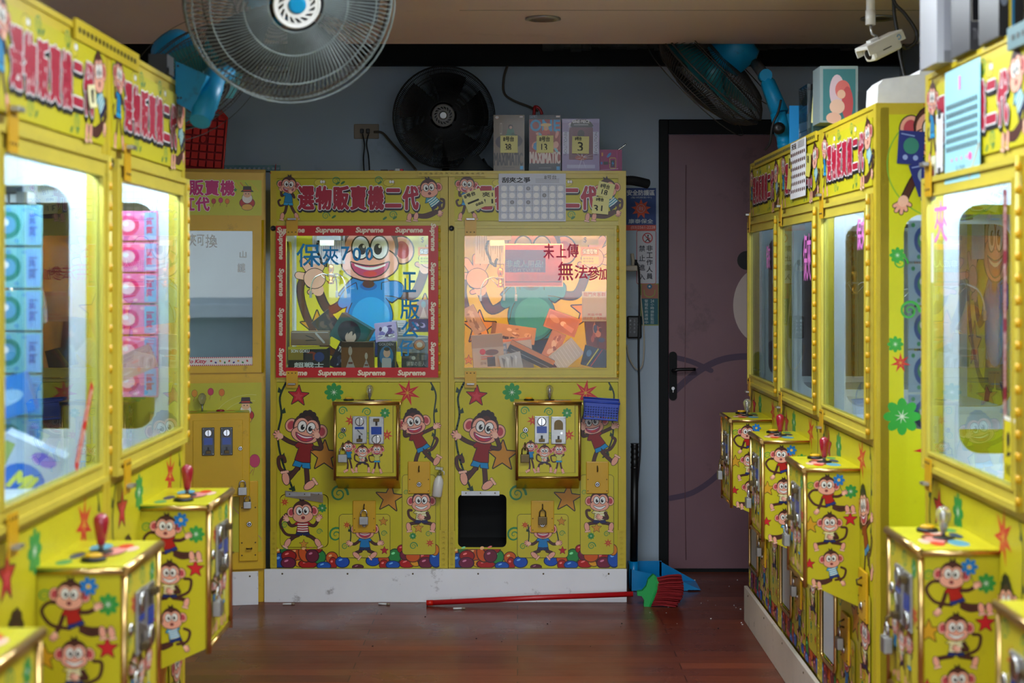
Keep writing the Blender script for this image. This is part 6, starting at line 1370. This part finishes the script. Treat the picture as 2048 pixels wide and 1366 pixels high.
prize('prize_box', 'violet and white prize box right of the middle of the taped machine', 'box', 772, 664, 44, 38, 7.42, .08, -6, 0, (190, 176, 214), pic((176, 160, 205), [(80,60,120), (220,215,235), (120,110,180), (60,50,90)], '25', 6, ty=.75), G7)
prize('clear_round_pack', 'silver clear pack with a round orange sticker in the right of the taped machine', 'pack', 825, 688, 62, 34, 7.22, .07, 3, 0, (150, 158, 166), lambda A, w, h: (A.rect(0, 0, w, h, (150, 160, 168)), A.stroke([(2, 6), (60, 3)], 2.5, (225, 230, 235), 1), A.stroke([(4, 26), (26, 14), (60, 10)], 3, (206, 214, 220), 1), A.ell(45, 18, 11, 10, (190, 120, 60), 2, ow=1), A.ell(45, 18, 6, 5.5, (215, 200, 180), 4), A.rect(30, 28, 50, 33, (120, 130, 140), 1)), G7)
prize('prize_box', 'dark grey prize box in the lower right corner of the taped machine', 'box', 830, 722, 54, 32, 7.20, .06, 0, 0, (52, 56, 58), lambda A, w, h: (A.rect(0, 0, w, h, (60, 64, 66)), A.ell(24, 10, 4, 4, (180,182,180), 1), A.text('襲撃の巨人', 10, 17, 48, 26, (190,190,188), 1), A.rect(40, 4, 50, 14, (120,122,124), 1)), G7)
prize('prize_box', 'indigo prize box under the pale character card in the taped machine', 'box', 838, 651, 42, 26, 7.50, .07, 0, 0, (44, 34, 70), pic((48, 38, 78), [(90,80,140), (180,160,200), (30,24,50)], None, 8), G7)
prize('instruction_box', 'pale grey box with printed text lines in the taped machine', 'box', 797, 662, 28, 42, 7.52, .07, 2, 0, (190, 192, 200), lambda A, w, h: (A.rect(0, 0, w, h, (196, 198, 206)), [A.stroke([(3, 6+4*k), (25, 6+4*k)], .8, (120,122,130), 1) for k in range(8)], A.rect(8, 14, 18, 22, (90, 94, 110), 2)), G7)
prize('character_card', 'pale card with a slender figure print on the back picture of the taped machine', 'card', 847, 618, 26, 38, 7.75, .01, 0, 0, (150, 150, 158), lambda A, w, h: (A.rect(0, 0, w, h, (156, 152, 168)), A.ell(13, 10, 5, 7, (140, 180, 205), 1), A.poly([(13, 14), (6, 36), (20, 36)], (196, 190, 200), 2)), G7)
og = (200, 140, 90)
prize('prize_box', 'long tan prize box lying on its side at the left of the orange lit machine', 'box', 1026, 668, 82, 34, 7.45, .11, 8, 12, (150, 100, 70), pic((196, 150, 110), [(225,180,140), (150,100,70), (240,210,180)], '海賊王', 11, (70,40,30), .8, 9), G8)
prize('prize_box', 'orange prize box with a small lying figure, highest in the orange lit machine', 'box', 1124, 646, 66, 38, 7.48, .10, 20, 0, (170, 100, 60), lambda A, w, h: (A.rect(0, 0, w, h, (196, 126, 78)), A.rect(3, 3, w-3, h-3, (176, 108, 64), 1), A.ell(36, 20, 6, 5, (235, 205, 180), 2), A.poly([(38, 18), (60, 22), (58, 32), (38, 26)], (214, 150, 120), 2), A.ell(16, 16, 12, 6, (205, 150, 110), 2, rot=20)), G8)
prize('prize_box', 'slim copper prize box leaning in the middle of the orange lit pile', 'box', 1108, 690, 30, 54, 7.38, .05, 24, 0, (176, 110, 74), pic((190, 128, 92), [(225,175,140), (140,80,60), (235,200,170)], None, 12), G8)
prize('prize_box', 'white and orange prize box leaning in the orange lit pile', 'box', 1034, 708, 62, 62, 7.30, .05, -6, 0, (205, 190, 180), lambda A, w, h: (A.rect(0, 0, w, h, (214, 200, 192)), A.rect(0, 0, w, 5, (230, 130, 70), 1), A.rect(2, 8, 12, h-6, (120, 150, 190), 1), [A.text('箱', 4, 12+10*k, 10, 19+10*k, (235,235,235), 2) for k in range(4)], A.ell(32, 30, 16, 12, (190, 150, 130), 1)), G8)
prize('prize_box', 'dark prize box with an orange edge lying diagonally in front', 'box', 1062, 712, 96, 24, 7.22, .07, 26, 0, (64, 48, 40), lambda A, w, h: (A.rect(0, 0, w, h, (70, 56, 48)), A.rect(0, 0, w, 9, (224, 140, 70), 1), A.stroke([(6, 17), (w-6, 17)], 1, (170,160,150), 1)), G8)
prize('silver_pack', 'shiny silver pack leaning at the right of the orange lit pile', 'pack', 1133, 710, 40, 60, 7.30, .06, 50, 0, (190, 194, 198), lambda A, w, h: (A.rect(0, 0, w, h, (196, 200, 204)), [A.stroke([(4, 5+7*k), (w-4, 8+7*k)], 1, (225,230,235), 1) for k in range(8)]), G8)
prize('wrapped_box', 'clear wrapped white box with a red round label in the lower left corner', 'box', 975, 702, 62, 66, 7.24, .07, -4, 4, (190, 170, 150), lambda A, w, h: (A.rect(0, 0, w, h, (205, 184, 166)), A.rect(0, 0, w, 26, (176, 150, 130), 1), A.ell(20, 34, 6, 6, (210, 40, 30), 2), [A.rect(16, 43+4*k, 40, 45+4*k, (224, 110, 60), 2) for k in range(2)], A.ell(38, 36, 14, 6, (120, 80, 60), 1), A.rect(28, 45, 44, 64, (80, 64, 56), 3), A.text('原味', 14, 54, 26, 60, (90,60,50), 2)), G8)
prize('wrapped_box', 'grey brown pack leaning on the left inside wall of the orange lit machine', 'box', 948, 640, 26, 58, 7.45, .05, -28, 0, (160, 134, 110), pic((170, 144, 118), [(196,170,140), (130,104,84)], None, 15), G8)
prize('prize_box', 'dark plum prize box at the right inside wall of the orange lit machine', 'box', 1194, 668, 44, 66, 7.50, .08, -6, 0, (70, 40, 52), pic((84, 48, 60), [(140,80,80), (60,40,60), (170,120,110), (40,60,120)], None, 16), G8)
prize('prize_box', 'dark blue prize box with yellow stripes, lower right in the orange lit machine', 'box', 1192, 716, 52, 40, 7.22, .06, 14, 0, (40, 40, 60), lambda A, w, h: (A.rect(0, 0, w, h, (44, 44, 66)), A.stroke([(26, 2), (12, 38)], 2.4, (206, 196, 60), 1), A.stroke([(34, 2), (20, 38)], 1.6, (200, 60, 60), 1), A.ell(10, 14, 5, 7, (90, 120, 170), 1)), G8)
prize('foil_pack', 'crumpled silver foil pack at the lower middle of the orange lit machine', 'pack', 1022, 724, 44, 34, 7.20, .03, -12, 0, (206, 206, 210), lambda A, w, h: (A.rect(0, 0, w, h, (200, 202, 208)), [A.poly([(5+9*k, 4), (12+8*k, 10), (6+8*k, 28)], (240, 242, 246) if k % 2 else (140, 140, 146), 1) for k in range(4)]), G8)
# side machines
def wbox(name, label, cat, c, dims, eul, col, fn, group=None):
    t = root(name, label, cat, c, 0, group); t.rotation_euler = tuple(R(a) for a in eul); w, d, h = dims
    part(None, 'box_body', t, lambda m: m.cbox(-w/2, w/2, -d/2, d/2, -h/2, h/2, .002, 'gloss', col)); part(None, 'printed_front', t, lambda m: fn(Art(m, (-w/2, -d/2, h/2), (w/100, 0, 0), (0, 0, -h/100), (0, -1, 0), 'gloss'), 100, 100)); return t
wbox('snack_box', 'tilted white and blue snack box behind the pane of the middle left machine', 'box', P(48, 945, 3.18), (.125, .06, .13), (6, 26, 12), (200, 214, 232), lambda A, w, h: (A.rect(0, 0, w, h, (196, 210, 232)), A.ell(55, 60, 36, 30, (40, 110, 205), 1), A.text('MI', 40, 45, 70, 72, (226, 226, 90), 4, shear=.3, bold=2), A.ell(70, 15, 20, 10, (130, 110, 215), 1), A.rect(4, 10, 20, 80, (150, 170, 90), 1)))
wbox('snack_pack', 'blue snack pack lying above the tilted snack box in the middle left machine', 'pack', P(-5, 800, 3.25), (.14, .06, .08), (0, -16, 10), (40, 110, 190), lambda A, w, h: (A.rect(0, 0, w, h, (44, 120, 200)), A.ell(60, 50, 30, 20, (150, 190, 230), 1)))
for k, (px, py, tl, lb) in enumerate(((205, 735, 20, 'lower'), (272, 725, -24, 'upper'))):
    wbox('snack_pack', '%s clear pink snack pack in the far left row machine' % lb, 'pack', P(px, py, 3.98), (.09, .04, .06), (0, tl, 6), (190, 140, 140), pic((196, 150, 145), [(220,190,180), (200,150,140), (225,120,110)], None, 30+k, n=8))
def strip(prefix, X0, w, Y, z0, n, pitch, h, cols, txt, group):
    for k in range(n):
        mb = MB(); a = mb.add([(0,0,0)]) ; mb.v = []; mb.cbox(0, w, -.004, 0, -h, 0, .0015, 'gloss', cols[0])
        A = Art(mb, (0, -.004, 0), (w/100, 0, 0), (0, 0, -h/70), (0,-1,0), 'gloss'); rs = random.Random(k//2)
        A.rect(2, 2, 98, 68, cols[0], 0); A.ell(38, 34, 24, 24, cols[1], 1); A.ell(38, 34, 15, 15, cols[2], 2); A.ell(34, 30, 6, 6, (250, 246, 246), 3); A.rect(72, 3, 97, 67, cols[3], 1); A.text(txt, 66, 28, 102, 42, cols[4], 3, rot=90, bold=1)
        for j in range(5): A.ell(12+14*j, 62 if j % 2 else 8, 5, 4, cols[2], 2, n=8)
        o = link('snack_pouch', mb.mesh('snack_pouch')); o.location = (X0, Y, z0-k*pitch); tag(o, '%s, %s of its hanging column' % (prefix, ('topmost', 'second from top', 'third from top', 'fourth from top', 'fifth from top', 'sixth from top')[k]), 'snack pouch', group)
strip('pink snack pouch in the far left machine', -1.045, .125, 4.13, 1.60, 6, .080, .076, ((232, 120, 170), (214, 40, 110), (250, 190, 200), (130, 170, 215), (190, 40, 110)), '1st Int', 'column of pink pouches')
strip('blue green snack pouch in the middle left machine', -1.10, .115, 3.345, 1.58, 6, .088, .084, ((120, 180, 190), (40, 120, 110), (90, 150, 190), (110, 165, 225), (50, 90, 170)), '1st Int', 'column of blue green pouches')
strip('sticker pouch behind the rounded side window', 1.060, .110, 4.378, 1.585, 5, .118, .112, ((170, 190, 215), (34, 70, 150), (60, 150, 90), (40, 70, 160), (235, 235, 240)), '超好', 'column of sticker pouches')

# the red lettered tape strip inside the middle left machine's pane, and a yellow card behind the nearest right pane
def tstrip(m):
    a, b = Vector((.640, -.0075, 1.195)), Vector((.520, -.0075, 1.040)); d = (b-a); L_ = d.length; u = d/L_; v = Vector((u.z, 0, -u.x))
    A = Art(m, a - v*.012, u*L_/100, v*.024/10, (0, -1, 0), 'gloss'); A.rect(0, 0, 100, 10, (200, 28, 30), 0); A.text('Supreme', 6, 2, 44, 8, (240, 226, 200), 2, shear=.2, bold=.25); A.text('Supreme', 54, 2, 92, 8, (240, 226, 200), 2, shear=.2, bold=.25)
part(None, 'window_tape', [c for c in l1.children if c.name.startswith('window_door')][0], tstrip, 'slanted red tape strip with cream lettering')
def tstrip2(m):
    A = Art(m, (.63, -.0075, 1.60), (0, 0, -.0053), (.0022, 0, 0), (0, -1, 0), 'gloss'); A.rect(0, 0, 100, 10, (130, 24, 50), 0)
    for k in range(4): A.text('Supreme', 2+25*k, 2, 22+25*k, 8, (220, 200, 190), 2, shear=.2, bold=.25)
part(None, 'window_tape', [c for c in r4.children if c.name.startswith('window_door')][0], tstrip2, 'upright dark red tape strip with cream lettering')
note('yellow card with a black drawing low behind the pane of the nearest visible right machine', (.944, 3.09, 1.10), .07, .125, 2, [lambda A: (A.rect(0, 0, 1, .06, (236, 236, 230), 1), A.ell(.4, .35, .14, .12, (30, 34, 30), 1), A.stroke([(.4, .4), (.3, .6), (.6, .55)], .05, (40, 44, 36), 1), A.text('NO', .2, .72, .8, .9, (60, 62, 20), 1))], (214, 200, 20), 'W', name='warning_card', cat='card', curl=.0)
